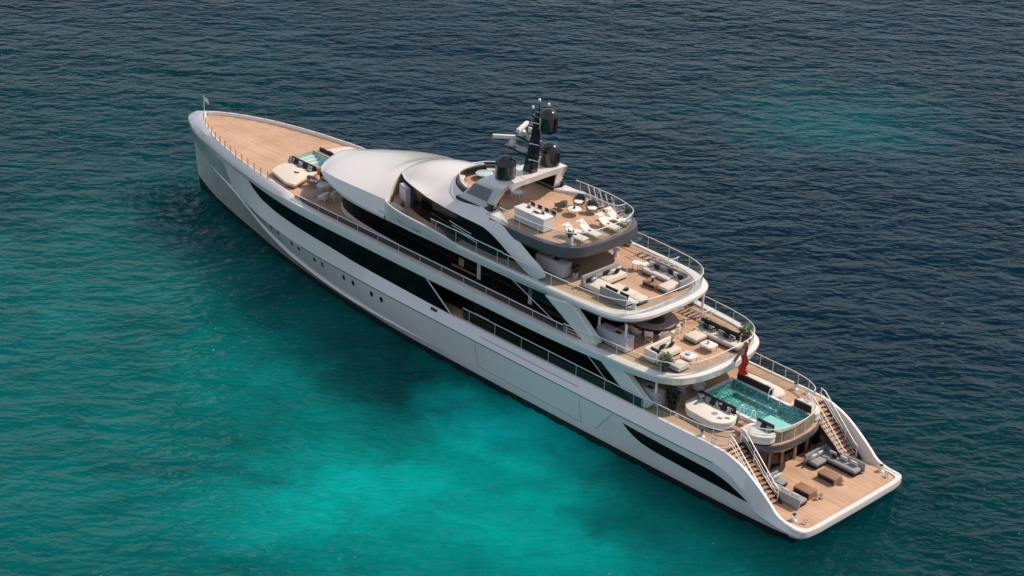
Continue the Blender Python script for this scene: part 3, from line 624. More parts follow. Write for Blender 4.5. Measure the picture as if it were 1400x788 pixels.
# window divisions and lit interior pieces seen through the saloon glass line
for sgn in (1, -1):
    for x in (28.9, 24.0):
        mb = MB(); mb.box(x - .16, x + .16, *sorted((sgn * 4.0, sgn * 4.07)), 6.62, 8.4); mb.build("saloon_pillar", GREYS, Y, 0)
    mb = MB(); mb.box(29.2, 31.6, *sorted((sgn * 4.005, sgn * 4.03)), 6.70, 6.82); mb.box(30.4, 30.9, *sorted((sgn * 4.005, sgn * 4.03)), 6.95, 7.5); mb.build("saloon_door_trim", WOODB, Y, 0)
    mb = MB(); mb.box(27.6, 29.0, *sorted((sgn * 4.155, sgn * 4.18)), 4.0, 4.12); mb.build("saloon_door_trim", GREYS, Y, 0)
    # glass wind screens with slanted leading edge
    for (xa, za, xb, zb, y, xe) in ((25.6, 8.05, 21.4, 6.45, 4.35, 19.6), (18.6, 5.7, 15.9, 4.0, 4.6, 14.9)):
        mb = MB(); mb.add([(xa, sgn * y, za), (xb, sgn * y, zb), (xe, sgn * y, zb), (xe, sgn * y, za)], [(0, 1, 2, 3)]); ws = mb.build("wind_screen", PANED, Y, 0)
        mb = MB(); mb.tube([(xa, sgn * y, za), (xb, sgn * y, zb)], .03); mb.build("frame", RAILM, ws)
# --- bridge deck edge ring
bG = [(38.3, 4.82, 8.78), (34, 4.84, 8.80), (26, 4.82, 8.80), (21, 4.80, 8.78), (18.6, 4.72, 8.76), (17.2, 4.58, 8.75), (16.1, 4.22, 8.74), (15.35, 3.55, 8.73), (14.95, 2.4, 8.72), (14.82, 1.2, 8.72), (14.8, 0, 8.72)]
bF = [(38.3, 4.72, 8.28), (34, 4.72, 8.28), (26, 4.66, 8.25), (21, 4.42, 8.2), (18.8, 4.2, 8.15), (17.5, 4.0, 8.12), (16.6, 3.65, 8.1), (15.9, 3.05, 8.1), (15.5, 2.1, 8.1), (15.38, 1.1, 8.1), (15.35, 0, 8.1)]
bH = [(38.3, 4.58, 8.9), (34, 4.6, 8.9), (26, 4.58, 8.9), (21, 4.4, 8.9), (18.8, 4.22, 8.9), (17.6, 4.02, 8.9), (16.65, 3.62, 8.9), (15.95, 3.0, 8.9), (15.62, 2.1, 8.9), (15.52, 1.1, 8.9), (15.5, 0, 8.9)]
def edge_ring(F, G, H, zd, name, m, mid=.45):
    st = []
    for f, g, h in zip(F, G, H):
        mm = (f[0] * (1 - mid) + g[0] * mid, f[1] * (1 - mid) + g[1] * mid, f[2] + (g[2] - f[2]) * .22)
        g0 = (g[0], g[1], g[2] - (g[2] - f[2]) * .30); t = (g[0] * .82 + h[0] * .18, g[1] * .82 + h[1] * .18, h[2] - .03)
        st.append([f, mm, g0, g, t, h, (h[0] + .03, max(0, h[1] - .04), h[2] - .01), (h[0] + .04, max(0, h[1] - .05), zd)])
    return both(MB(), crom(st, 6), True).build(name, m, Y, 30)
edge_ring(bF, bG, bH, 8.82, "bridge_deck_edge", WHITE)
hB = pchip([(15.53, .9), (15.6, 1.8), (15.95, 2.95), (16.65, 3.56), (17.6, 3.97), (18.8, 4.17), (21, 4.35), (26, 4.53), (37.2, 4.53), (38.2, 3.9), (40, 3.2)])
mb = deck_strips(MB(), frange(15.53, 17.6, 12) + frange(17.6, 40, 22), hB, 8.85, .1); mb.build("bridge_deck", TEAK, Y, 0)
hBs = pchip([(15.4, .8), (15.55, 1.8), (15.95, 2.95), (16.65, 3.56), (17.6, 3.95), (21, 4.35), (26, 4.6), (40, 4.65), (42, 4.5), (44, 4.0), (45, 3.6)])
mb = deck_strips(MB(), frange(15.4, 17.6, 10) + frange(17.6, 45, 22), hBs, 8.5, .36); mb.build("soffit", SATIN, Y, 0)
# --- sun deck edge ring (graphite)
sG = [(28.2, 4.02, 10.95), (26, 4.10, 10.92), (24.2, 4.06, 10.9), (22.8, 3.85, 10.88), (21.7, 3.45, 10.86), (21.05, 2.75, 10.85), (20.75, 1.8, 10.84), (20.66, .9, 10.84), (20.65, 0, 10.84)]
sF = [(28.2, 3.7, 10.35), (26, 3.7, 10.35), (24.4, 3.62, 10.32), (23.1, 3.35, 10.3), (22.2, 2.95, 10.28), (21.55, 2.35, 10.28), (21.25, 1.55, 10.28), (21.15, .8, 10.28), (21.14, 0, 10.28)]
sH = [(28.2, 3.7, 11.36), (26, 3.72, 11.35), (24.4, 3.68, 11.34), (23.1, 3.48, 11.34), (22.0, 3.1, 11.34), (21.35, 2.5, 11.34), (21.03, 1.65, 11.34), (20.92, .8, 11.34), (20.9, 0, 11.34)]
edge_ring(sF, sG, sH, 11.26, "sun_deck_edge", GREYP, .35)
hS = pchip([(20.95, .7), (21.06, 1.55), (21.38, 2.4), (22.0, 3.03), (23.1, 3.42), (24.4, 3.62), (26, 3.66), (28.2, 3.64), (30, 3.4), (31.5, 3.0), (33, 2.4), (34, 1.7), (34.5, .4)])
mb = deck_strips(MB(), frange(20.95, 23.1, 10) + frange(23.1, 34.5, 16), hS, 11.3, .1); mb.build("sun_deck", TEAK, Y, 0)
hSs = pchip([(21.2, .6), (21.3, 1.4), (21.6, 2.25), (22.3, 2.9), (23.1, 3.3), (24.4, 3.55), (26, 3.6), (28, 3.5)])
mb = deck_strips(MB(), frange(21.2, 23.1, 8) + frange(23.1, 27.6, 5), hSs, 11.0, .7); mb.build("soffit", GREYD, Y, 0)
# --- sculpted nose roof over the upper saloon
nose = [  # x, lip(y,z), crease(y,z), centre z
    (48.2, 0, 8.74, 0, 8.80, 8.82), (48.05, .95, 8.68, .85, 8.76, 8.88), (47.7, 1.85, 8.63, 1.65, 8.72, 8.96), (47.0, 2.85, 8.56, 2.5, 8.66, 9.10), (46, 3.5, 8.46, 3.28, 8.76, 9.30), (44.4, 4.12, 8.40, 3.86, 9.02, 9.58),
    (42.4, 4.58, 8.33, 4.26, 9.28, 9.92), (40.6, 4.78, 8.27, 4.44, 9.44, 10.22), (39.2, 4.85, 8.26, 4.50, 9.50, 10.44), (37.7, 4.87, 8.26, 4.50, 9.54, 10.62)]
st = []
for i, (x, ly, lz, cy, cz, zc) in enumerate(nose):
    row = []
    xs_ = lambda u: x if i < 7 else {7: 41.0, 8: 40.3, 9: 39.6}[i] * (1 - u) + x * u
    for k in range(9):
        u = k / 8; row.append((xs_(u ** 2.2), cy * u, cz + (zc - cz) * (1 - u ** 2.1)))
    row += [(x, cy * .5 + ly * .5, cz * .58 + lz * .42), (x, ly, lz * .86 + cz * .14), (x, ly - .02 * (ly > 0), lz), (x, ly * .9, lz - .02)]
    st.append(row)
nr = crom(st, 5); both(MB(), nr, True).build("nose_roof", WHITE, Y, 24)
# wall closing the nose roof towards the wing station
tr_ = nr[-1][:10]
st = [[tuple(p), (p[0] - .04, p[1], p[2] - .02), (p[0] - .05, p[1], 8.85)] for p in tr_]
both(MB(), st, True).build("wing_seat_back", CREAM, Y, 50)
mb = MB()
for sgn in (1, -1): mb.prism([(39.1, sgn * 1.95), (38.6, sgn * 3.1), (37.75, sgn * 4.0), (37.2, sgn * 3.8), (38.0, sgn * 2.5)], 8.86, 9.25, .03)
mb.build("wing_seat", WOODB, Y)
# --- wheelhouse roof
wh = [  # x, crease y,z, edge y,z, centre z (the first rows lie on the trailing edge of the nose roof)
    (38.3, 2.1, 10.62, 2.46, 10.42, 11.18), (37.2, 2.52, 10.76, 3.02, 10.62, 11.46), (36, 2.68, 10.92, 3.48, 10.74, 11.62), (34.55, 2.78, 11.10, 3.82, 10.72, 11.70)]
def nose_tr(y):
    u = y / 4.50; return (39.6 * (1 - u ** 2.2) + 37.7 * u ** 2.2, y, 9.54 + 1.08 * (1 - u ** 2.1))
st = []
for off in (.25, -.02):
    row = [nose_tr(1.7 * k / 5) for k in range(6)] + [nose_tr(1.8), nose_tr(1.95), nose_tr(1.93), nose_tr(1.8)]
    row = [(x + off, y, z - off * .8 - .01) for x, y, z in row]
    row[8] = (row[8][0], row[8][1], row[8][2] - .08); row[9] = (row[9][0], row[9][1], row[9][2] - .14); st.append(row)
for x, cy, cz, ey, ez, zc in wh:
    row = [(x, cy * k / 5, cz + (zc - cz) * (1 - (k / 5) ** 2.2)) for k in range(6)]
    row += [(x, cy * .5 + ey * .5, cz * .5 + ez * .5 - .02), (x, ey, ez + .03), (x, ey - .03, ez - .07), (x, ey - .25, ez - .12)]
    st.append(row)
both(MB(), crom(st, 5), True).build("wheelhouse_roof", WHITE, Y, 24)
# side shoulders beside the sun lounge, sweeping aft into the fin
sh = [  # inner(x,y,z) crease edge
    ((34.55, .0, 11.70), (34.55, 2.78, 11.10), (34.55, 3.82, 10.72)), ((34.25, 1.2, 11.66), (34, 2.82, 11.16), (34, 3.86, 10.70)), ((33.5, 2.05, 11.60), (33.2, 2.88, 11.25), (33.2, 3.94, 10.68)), ((32.3, 2.66, 11.57), (32, 3.0, 11.36), (32, 4.04, 10.66)),
    ((30.8, 3.08, 11.55), (30.5, 3.3, 11.42), (30.5, 4.16, 10.68)), ((29.3, 3.4, 11.52), (29, 3.56, 11.44), (29, 4.26, 10.72)), ((28.2, 3.64, 11.5), (27.8, 3.78, 11.46), (28.2, 4.32, 10.70)), ((27.3, 3.78, 11.5), (26.9, 3.9, 11.48), (27.0, 4.36, 10.32)),
    ((26.35, 3.9, 11.2), (26.1, 3.98, 11.16), (25.9, 4.4, 9.80)), ((25.3, 3.98, 10.66), (25.1, 4.04, 10.64), (24.9, 4.42, 9.36)), ((24.2, 4.0, 10.1), (24.05, 4.08, 10.08), (24.1, 4.44, 9.02)), ((23.0, 4.05, 9.56), (22.95, 4.12, 9.52), (23.45, 4.44, 8.90)), ((22.6, 4.1, 9.2), (22.62, 4.2, 9.12), (23.0, 4.42, 8.87))]
st = []
for a, b, c in sh:
    m_ = tuple(b[k] * .5 + c[k] * .5 + (0, .10, .03)[k] for k in range(3)) if a[0] < 34 else tuple(b[k] * .5 + c[k] * .5 - (0, 0, .02)[k] for k in range(3))
    dome_ = max(0, (a[0] - 32.3) / 2.25)   # follow the dome of the wheelhouse roof where the two meet
    mids = [tuple(a[k] * (1 - u) + b[k] * u + (0, 0, dome_ * (a[2] - b[2]) * ((1 - u ** 2.2) - (1 - u)))[k] for k in range(3)) for u in (.2, .4, .6, .8)]
    st.append([a, *mids, b, m_, c, (c[0] + .06, c[1] - .1, c[2] - .03), (c[0] + .08, c[1] - .42, c[2] + .05), (a[0] + .05, a[1] - .1, a[2] - .25)])
both(MB(), crom(st, 5), True).build("roof_shoulder", WHITE, Y, 28)
# wheelhouse glazing below the roof edge
ed = [(39.1, 1.8, 10.36), (38.7, 2.0, 10.38), (38.2, 2.36, 10.44), (37.2, 2.9, 10.62), (36, 3.34, 10.74), (34.55, 3.62, 10.72), (33.2, 3.74, 10.68), (31, 3.9, 10.7), (29, 3.98, 10.74), (27.6, 4.0, 10.6), (26, 3.6, 10.6), (24.9, 3.45, 10.6)]
both(MB(), crom([[(a, b - .02, c), (a, b + .02, 8.85)] for a, b, c in ed], 4), True).build("wheelhouse_glazing", GLASS, Y, 40)
# --- wing station bulwark
for sgn in (1, -1):
    tp_ = [(38.1, 4.42, 9.46), (37.6, 4.80, 9.52), (36.6, 5.14, 9.54), (35.2, 5.30, 9.5), (33.8, 5.28, 9.42), (32.4, 5.14, 9.28), (31.2, 4.98, 9.08), (30.4, 4.86, 8.86)]
    bt_ = [(38.2, 4.5, 8.6), (37.6, 4.84, 8.5), (36.6, 4.94, 8.4), (35.2, 4.96, 8.34), (33.8, 4.94, 8.34), (32.4, 4.90, 8.4), (31.2, 4.87, 8.55), (30.4, 4.85, 8.72)]
    st = [[(b[0], b[1], b[2]), (a[0] * .5 + b[0] * .5, a[1] * .62 + b[1] * .38 + .03, a[2] * .5 + b[2] * .5), a, (a[0], a[1] - .14, a[2] + .02), (a[0], a[1] - .2, a[2] - .1), (a[0], a[1] - .22, 8.86)] for a, b in zip(tp_, bt_)]
    rows = [[(p[0], sgn * p[1], p[2]) for p in r] for r in crom(st, 5)]
    mb = MB(); mb.loft(rows, False, sgn > 0); wb = mb.build("wing_bulwark", WHITE, Y, 40)
    mb = MB(); mb.tube([(p[0], sgn * (p[1] - .07), p[2] + .03) for p in path(tp_[:7])], .055); mb.build("cap_rail", RAILM, wb)
    mb = MB(); mb.tube([(36.0, sgn * 5.13, 8.85), (33.7, sgn * 5.12, 8.72)], .03, 5); mb.build("side_slot", INNER, wb)
    mb = MB(); mb.prism([(37.7, sgn * 4.55), (36.2, sgn * 4.95), (35.6, sgn * 4.5), (37.1, sgn * 4.1)], 8.86, 9.5, .05); wc = mb.build("wing_console", GREYP, Y)
    mb = MB(); mb.prism([(38.2, sgn * 3.0), (37.2, sgn * 3.3), (37.1, sgn * 2.95), (38.1, sgn * 2.65)], 8.86, 10.3, .05); mb.build("wheelhouse_door_frame", GREYS, Y)
    # outside stair handrails abaft the wing station
    for k in range(3):
        mb = MB(); mb.tube([(31.8 - k * .25, sgn * 4.15, 9.95 - k * .22), (29.6 - k * .3, sgn * 4.2, 9.75 - k * .22)], .025); mb.build("stair_handrail", RAILM, Y)
    mb = MB()
    for k in range(5): mb.box(31.9 - k * .3, 32.2 - k * .3, *sorted((sgn * 4.1, sgn * 4.6)), 9.3 - k * .1, 9.34 - k * .1)
    mb.build("side_stair", INNER, Y, 0)
# --- slanted side struts
for sgn in (1, -1):
    for P, y in (([(22.0, 8.3), (19.9, 8.55), (19.2, 8.25), (17.1, 6.75), (17.3, 6.45), (18.3, 6.35)], 4.75), ([(16.8, 5.65), (15.3, 5.95), (14.7, 5.72), (12.45, 4.2), (12.6, 3.98), (13.7, 3.78)], 4.80)):
        P = rpoly(P, .15); a = [(x, sgn * (y + .06), z) for x, z in P]; b = [(x, sgn * (y - .34), z) for x, z in P]; n = len(P)
        cx = sum(p[0] for p in P) / n; cz = sum(p[1] for p in P) / n
        c = [(cx + (x - cx) * .86, sgn * (y + .1), cz + (z - cz) * .95) for x, z in P]
        mb = MB(); mb.loft([b, a, c], True, sgn > 0); mb.f.append(tuple(range(2 * n, 3 * n))[::sgn]); mb.build("side_strut", WHITE, Y, 30)
# deck posts
for sgn in (1, -1):
    for x, z0, z1, y in ((15.8, 6.3, 8.2, 3.7), (18.1, 6.3, 8.2, 3.7), (12.6, 3.8, 5.8, 4.15), (14.6, 3.8, 5.8, 4.15)):
        mb = MB(); mb.tube([(x, sgn * y, z0), (x, sgn * y, z1)], .085, 10); mb.build("deck_post", RAILM, Y)
# --- sun lounge windshield and rim
rim = [(28.6, 3.35), (30.2, 3.08), (31.8, 2.7), (33.2, 2.1), (34.0, 1.35), (34.32, .6), (34.38, 0)]
rp = ring_plan(rim)
mb = MB(); mb.loft([[(x + .06, y * 1.03, 11.5), (x, y, 11.86)] for x, y in rp]); mb.loft([[(x - .08, y * .985, 11.86), (x - .06, y * .99, 11.3)] for x, y in rp]); ww = mb.build("windshield", GREYD, Y, 40)
mb = MB(); mb.loft([[(x + .02, y * 1.01, 11.84), (x + .02, y * 1.01, 11.92), (x - .13, y * .97, 11.92), (x - .13, y * .97, 11.8)] for x, y in rp]); mb.build("rim_trim", GREYD, ww, 40)
mb = MB(); mb.loft([[(x + .30, y * 1.12, 11.30 + .32 * (1 - abs(y) / 4)), (x + .30, y * 1.12, 11.62)] for x, y in rp[6:-6]]); del mb
mb = MB(); mb.tube([(x - .1, y * .97, 12.18) for x, y in rp], .035); hr = mb.build("handrail", RAILM, ww)
for k in range(4, len(rp) - 3, 8):
    mb = MB(); mb.tube([(rp[k][0] - .1, rp[k][1] * .97, 11.9), (rp[k][0] - .1, rp[k][1] * .97, 12.18)], .02, 5); mb.build("rail_post", RAILM, hr)
# --- radar arch
def arch():
    st = []  # along the arch, near foot over the top to far foot; section of four corners rounded
    half = [  # fore-lower-outer x, aft x, y_out, y_in, z
        ((31.9, 28.85), 3.30, 2.75, 11.32), ((31.6, 28.7), 3.26, 2.70, 11.75), ((31.0, 28.45), 3.18, 2.58, 12.35), ((30.45, 28.1), 3.12, 2.44, 12.95), ((30.05, 27.85), 3.0, 2.2, 13.28), ((29.85, 27.75), 2.6, 2.0, 13.44), ((29.7, 27.7), 1.6, 1.5, 13.50), ((29.65, 27.68), 0, 0, 13.52)]
    th = .40
    for (xf, xa), yo, yi, z in half:
        if z < 13.3: o_, i2 = (yo, z), (yi, z - .0)
        else: o_, i2 = (yo, z), (yo * .94, z - th)
        st.append([(xf, *o_), (xf - .18, o_[0] + .05, o_[1] + .03), (xa + .18, o_[0] + .05, o_[1] + .03), (xa, *o_), (xa + .05, *i2), (xf - .05, *i2)])
    st += [[(p[0], -p[1], p[2]) for p in r] for r in st[-2::-1]]
    mb = MB(); mb.loft(crom(st, 4), True); return mb.build("radar_arch", WHITE, Y, 38)
ar = arch()
for sgn in (1, -1):
    P = [(31.15, 3.27, 12.0), (30.45, 3.17, 12.9), (28.75, 3.17, 12.95), (29.15, 3.28, 12.0)]
    mb = MB(); mb.add([(a, sgn * (b + .035), c) for a, b, c in P], [(0, 1, 2, 3)]); gr = mb.build("air_grille", GREYP, ar, 0)
    for k in range(9):
        u = (k + .5) / 9; A = [P[0][i] * (1 - u) + P[1][i] * u for i in range(3)]; B = [P[3][i] * (1 - u) + P[2][i] * u for i in range(3)]
        mb = MB(); mb.tube([(A[0], sgn * (A[1] + .05), A[2]), (B[0], sgn * (B[1] + .05), B[2])], .022, 4); mb.build("louvre", GREYS, gr)
    mb = MB(); mb.prism([(32.1, sgn * 3.36), (31.9, sgn * 2.7), (28.6, sgn * 2.7), (28.5, sgn * 3.4)], 11.28, 11.5, .03); mb.build("arch_foot", GREYD, ar)
    mb = MB(); mb.add([(30.6, sgn * 2.62, 11.6), (28.75, sgn * 2.62, 11.6), (28.4, sgn * 2.42, 12.9), (30.0, sgn * 2.42, 12.9)], [(0, 1, 2, 3)]); mb.build("inner_window", GLASS, ar, 0)
    mb = MB(); mb.prism([(28.7, sgn * 2.6), (28.7, sgn * 3.75), (26.6, sgn * 3.75), (27.4, sgn * 3.3)], 11.3, 11.5, .04); mb.build("arch_skirt", WHITE, ar)
def dome(x, y, z, r, h, par):
    mb = MB(); pr = [(r * .80, z), (r * .98, z + .05), (r, z + .12), (r, z + h - r * .95), (r * 1.012, z + h - r * .93), (r * 1.012, z + h - r * .88)]
    pr += [(r * math.cos(a), z + h - r * .86 + r * .86 * math.sin(a)) for a in [PI / 2 * k / 7 for k in range(0, 7)]] + [(.03, z + h)]
    mb.lathe(pr, x, y, 24); return mb.build("satellite_dome", BLACKG, par, 40)
dome(28.85, 1.95, 13.46, .70, 1.62, ar); dome(28.6, -1.95, 13.46, .70, 1.66, ar)
# --- radar mast
mb = MB(); mb.loft([[(28.5 - .55 * k + dx, dy * k2, z) for dx, dy in ((.42 * k2, -.30), (.42 * k2, .30), (-.42 * k2, .30), (-.42 * k2, -.30))] for k, k2, z in ((0, 1.0, 13.45), (.35, .85, 14.6), (.62, .66, 15.8), (.82, .5, 17.0), (.95, .36, 17.9))], True)
mb.f.append(tuple(range(len(mb.v) - 4, len(mb.v)))); mast = mb.build("radar_mast", BLACKG, Y, 20)
def shelf(x0, x1, hw_, z, m=BLACKG, name="mast_platform"):
    mb = MB(); mb.prism(rpoly([(x0, -hw_ * .8), (x1, -hw_), (x1, hw_), (x0, hw_ * .8)], .12), z - .12, z); return mb.build(name, m, mast, 30)
shelf(30.75, 28.0, .42, 14.85); shelf(29.75, 28.0, .36, 15.85); shelf(28.6, 26.5, .40, 16.95); shelf(28.3, 27.2, .5, 17.75)
def scanner(x, y, z, ln, ang):
    mb = MB(); mb.lathe([(.24, z), (.26, z + .04), (.22, z + .34), (.12, z + .40), (.11, z + .5)], x, y, 14); s_ = mb.build("radar_pedestal", SATIN, mast, 40)
    c, sn = math.cos(ang), math.sin(ang); d = Vector((c, sn, 0)) * ln / 2; n = Vector((-sn, c, 0)) * .13
    P = [Vector((x, y, 0)) + a for a in (d + n, -d + n, -d - n, d - n)]
    mb = MB(); mb.prism(rpoly([(p.x, p.y) for p in P], .05), z + .5, z + .74, .05); mb.build("scanner_bar", SATIN, s_, 30)
scanner(30.25, 0, 14.85, 2.7, math.radians(43)); scanner(29.35, 0, 15.85, 1.75, math.radians(-66))
dome(27.0, .0, 16.95, .62, 1.5, mast)
for (x, y, z0, z1) in ((27.9, 0, 17.8, 18.75), (28.05, .42, 17.75, 18.3), (27.5, -.48, 17.75, 18.45), (28.1, -.3, 15.9, 16.35)):
    mb = MB(); mb.tube([(x, y, z0), (x, y, z1)], .035, 6); an = mb.build("antenna", BLACKG, mast)
    mb = MB(); mb.lathe([(.04, z1 - .12), (.10, z1 - .05), (.09, z1 + .08), (.02, z1 + .14)], x, y, 10); mb.build("antenna_tip", SATIN, an)
for z, l in ((14.55, .8), (15.7, .75), (17.2, .6)):
    mb = MB(); mb.tube([(28.3, .35, z), (27.4, .35, z + .1)], .03, 5); mb.tube([(28.1, .5, z), (28.1, -.6, z)], .03, 5); mb.build("mast_arm", STEEL, mast)
mb = MB(); mb.rbox(28.6, 29.0, -.5, -.15, 16.2, 16.5, .05, .03); mb.build("navigation_light", SATIN, mast)
# --- foredeck plunge pool
mb = MB(); z0, z1 = 6.5, 7.14; x0, x1, y0, y1 = 49.96, 52.54, -.94, .94
mb.add([(x0, y0, z0), (x1, y0, z0), (x1, y1, z0), (x0, y1, z0), (x0, y0, z1), (x1, y0, z1), (x1, y1, z1), (x0, y1, z1)], [(0, 1, 2, 3), (0, 4, 5, 1), (1, 5, 6, 2), (2, 6, 7, 3), (3, 7, 4, 0)])
tub = mb.build("plunge_pool", PALETILE, Y, 0)
mb = MB()
for k in range(3): mb.box(52.5 - .35 * (k + 1), 52.5 - .35 * k, -.9, .9, 6.52, 6.98 - .13 * k)
mb.build("pool_step", STONE, tub, 0)
mb = MB(); mb.box(50.0, 50.4, -.9, .9, 6.52, 6.74); mb.build("pool_bench", STONE, tub, 0)
mb = MB(); mb.add([(49.97, -.93, 7.06), (52.53, -.93, 7.06), (52.53, .93, 7.06), (49.97, .93, 7.06)], [(0, 1, 2, 3)]); mb.build("pool_water", POOLW, tub, 0)
mb = MB(); mb.box(49.75, 52.75, .95, 1.25, 6.7, 7.22); mb.box(49.75, 52.75, -1.25, -.95, 6.7, 7.22); mb.box(52.55, 52.75, -.95, .95, 6.7, 7.2); mb.build("pool_coping", TEAK, tub, 0)
mb = MB(); mb.box(49.55, 49.95, -.95, .95, 6.7, 7.0); mb.box(49.6, 49.745, .6, 1.25, 6.7, 7.18); mb.box(49.6, 49.745, -1.25, -.6, 6.7, 7.18); mb.build("pool_step", WOODO, tub, 0)
# deck hatches and inlay lines
mb = MB(); mb.box(49.4, 51.2, 4.15, 4.45, 6.705, 6.73); mb.build("deck_hatch", GREYS, Y, 0)
for sgn in (1, -1):
    mb = MB(); mb.tube([(p[0], p[1], 3.806) for p in plan([(14, sgn * 4.05), (9.4, sgn * 4.02), (8.0, sgn * 3.95), (7.2, sgn * 3.6), (6.9, sgn * 3.0), (6.9, sgn * 2.5)])], .025, 4); mb.build("deck_inlay", INNER, Y)
    mb = MB(); mb.tube([(p[0], p[1], 6.306) for p in plan([(18.4, sgn * 3.95), (14, sgn * 3.75), (12.6, sgn * 3.4)])], .022, 4); mb.build("deck_inlay", INNER, Y)
    mb = MB(); mb.tube([(p[0], p[1], 8.856) for p in plan([(25, sgn * 3.6), (20, sgn * 3.4), (17.4, sgn * 3.3), (16.6, sgn * 2.6)])], .022, 4); mb.build("deck_inlay", INNER, Y)
# stair wells on the starboard side with their own railings
def well(x0, x1, y0, y1, z, zr):
    mb = MB(); mb.box(x0, x1, y0, y1, z + .004, z + .012); wl_ = mb.build("stair_well", INNER, Y, 0)
    mb = MB()
    for k in range(6): mb.box(x0 + (x1 - x0) * k / 6 + .04, x0 + (x1 - x0) * (k + .55) / 6, y0 + .06, y1 - .06, z + .013, z + .03)
    mb.build("stair_tread", TEAKX, wl_, 0)
    P = plan([(x1, y1), (x0 + .3, y1), (x0, y1 - .25), (x0, y0)], 4)
    railing(P, z, zr, 6, r=.03, glass=False, mid=1)
well(22.9, 25.6, -3.55, -2.75, 11.3, 12.1); well(18.4, 21.6, -4.05, -3.25, 8.85, 9.65); well(15.2, 17.4, -4.0, -3.0, 6.3, 7.1)
for k in range(5):
    mb = MB(); mb.tube([(26.4 - k * .55, -3.5, 12.35 - k * .05), (25.6 - k * .55, -3.15, 11.4)], .025, 5); mb.build("stair_handrail", RAILM, Y)
# pool ladder rails
for x, sgn in ((7.85, 1), (6.95, 1), (8.0, -1), (7.1, -1)):
    mb = MB(); P = [(x, sgn * 1.3, 4.3), (x, sgn * 1.3, 4.75), (x, sgn * 1.38, 4.98), (x, sgn * 1.56, 5.02), (x, sgn * 1.68, 4.9), (x, sgn * 1.7, 4.45)]
    mb.tube(path(P, 4), .03); mb.build("pool_ladder_rail", RAILM, pool)

# ================================================================= FURNITURE
def rel(boxes, o): return [(a - o[0], b - o[0], c - o[1], d - o[1], 0.0, f - o[2]) for a, b, c, d, f in boxes]
def sofa(name, label, cat, o, seats, backs, m_seat, m_base, m_back, plinth=.14, group=None):
    t = thing(name, label, cat, o, group=group)
    mb = MB()
    for a, b, c, d, e, f in rel(seats, o): mb.box(a + .06, b - .06, c + .06, d - .06, e, e + plinth + .02)
    mb.build("base", BLACKF, t, 0)
    for q in rel(seats, o):
        a, b, c, d, e, f = q; mb = MB(); mb.rbox(a, b, c, d, e + plinth, e + (f - e) * .62, .05, .02); mb.build("frame", m_base, t, 40)
        mb = MB(); mb.rbox(a + .02, b - .02, c + .02, d - .02, e + (f - e) * .62, f, .1, .07); mb.build("seat", m_seat, t, 50)
    for a, b, c, d, e, f in rel(backs, o):
        mb = MB(); mb.rbox(a, b, c, d, e + .1, f, min(.08, (b - a) * .4, (d - c) * .4), .05); mb.build("backrest", m_back, t, 50)
    return t
def pillow_mesh(w_, h_, t_):
    mb = MB(); n = 8; rows = []
    for sgn in (1, -1):
        rows = []
        for i in range(n + 1):
            r = []
            for j in range(n + 1):
                u, v = i / n * 2 - 1, j / n * 2 - 1; k = (max(0, 1 - u ** 4) * max(0, 1 - v ** 4)) ** .5
                pin = 1 - .06 * (1 - abs(u * v)); r.append((u * w_ / 2 * (pin if abs(u) == 1 else 1), sgn * t_ / 2 * k, h_ / 2 * (1 + v * (pin if abs(v) == 1 else 1))))
            rows.append(r)
        mb.loft(rows, False, sgn < 0)
    return mb
PIL = {}
def cushion(label, loc, rz, m, w_=.5, h_=.42, tilt=-22, t_=.16, group=None, name="cushion"):
    key = (m.name, w_, h_, t_)
    if key not in PIL:
        o = pillow_mesh(w_, h_, t_).build(name, m, None, 60); PIL[key] = o.data
    else:
        o = bpy.data.objects.new(name, PIL[key]); COL.objects.link(o)
    o.location = loc; o.rotation_euler = (math.radians(tilt), 0, rz); return tag(o, label, "cushion", group)
def leaf(mb, base, d, ln, wd, droop, up=Vector((0, 0, 1))):
    d = d.normalized(); s_ = d.cross(up)
    s_ = s_.normalized() if s_.length > .05 else Vector((1, 0, 0)); rows = []
    for k, ww in ((0, .25), (.35, 1), (.7, .8), (1, .05)):
        c = base + d * ln * k + Vector((0, 0, -droop * ln * k * k)); rows.append([c - s_ * wd / 2 * ww, c + Vector((0, 0, -wd * .15 * ww)), c + s_ * wd / 2 * ww])
    mb.loft(rows)
def plant(label, loc, h, spread, n, pot_r, pot_h, m_pot, m_leaf=None, ln=.3, wd=.09, up=.6, seed=1, group=None):
    rnd = random.Random(seed); t = thing("potted_plant", label, "plant", loc, group=group)
    mb = MB(); mb.lathe([(pot_r * .82, 0), (pot_r * .95, .05), (pot_r, pot_h - .03), (pot_r * .97, pot_h), (pot_r * .8, pot_h - .02), (pot_r * .78, pot_h - .08)], seg=18); mb.build("pot", m_pot, t, 40)
    mb = MB(); mb.lathe([(pot_r * .78, pot_h - .1), (pot_r * .3, pot_h - .06), (.01, pot_h - .05)], seg=12); mb.build("soil", INNER, t)
    mb = MB(); mb2 = MB(); st_ = MB()
    for k in range(n):
        a = rnd.random() * 2 * PI; r = rnd.random() ** .6; z = pot_h - .05 + (h - pot_h) * rnd.random() ** .7 * .75
        b = Vector((math.cos(a) * spread * r * .35, math.sin(a) * spread * r * .35, z)); d = Vector((math.cos(a), math.sin(a), up * (.4 + rnd.random())))
        leaf(mb if rnd.random() < .75 else mb2, b, d, ln * (.7 + .6 * rnd.random()), wd * (.7 + .6 * rnd.random()), .25 + .5 * rnd.random())
        if k % 6 == 0: st_.tube([(b.x * .1, b.y * .1, pot_h - .08), tuple(b)], .012, 4)
    mb.build("leaves", m_leaf or LEAF, t, 0); mb2.build("young_leaves", LEAFY if m_leaf is None else LEAF, t, 0); st_.build("stems", WOODB, t, 0)
    return t
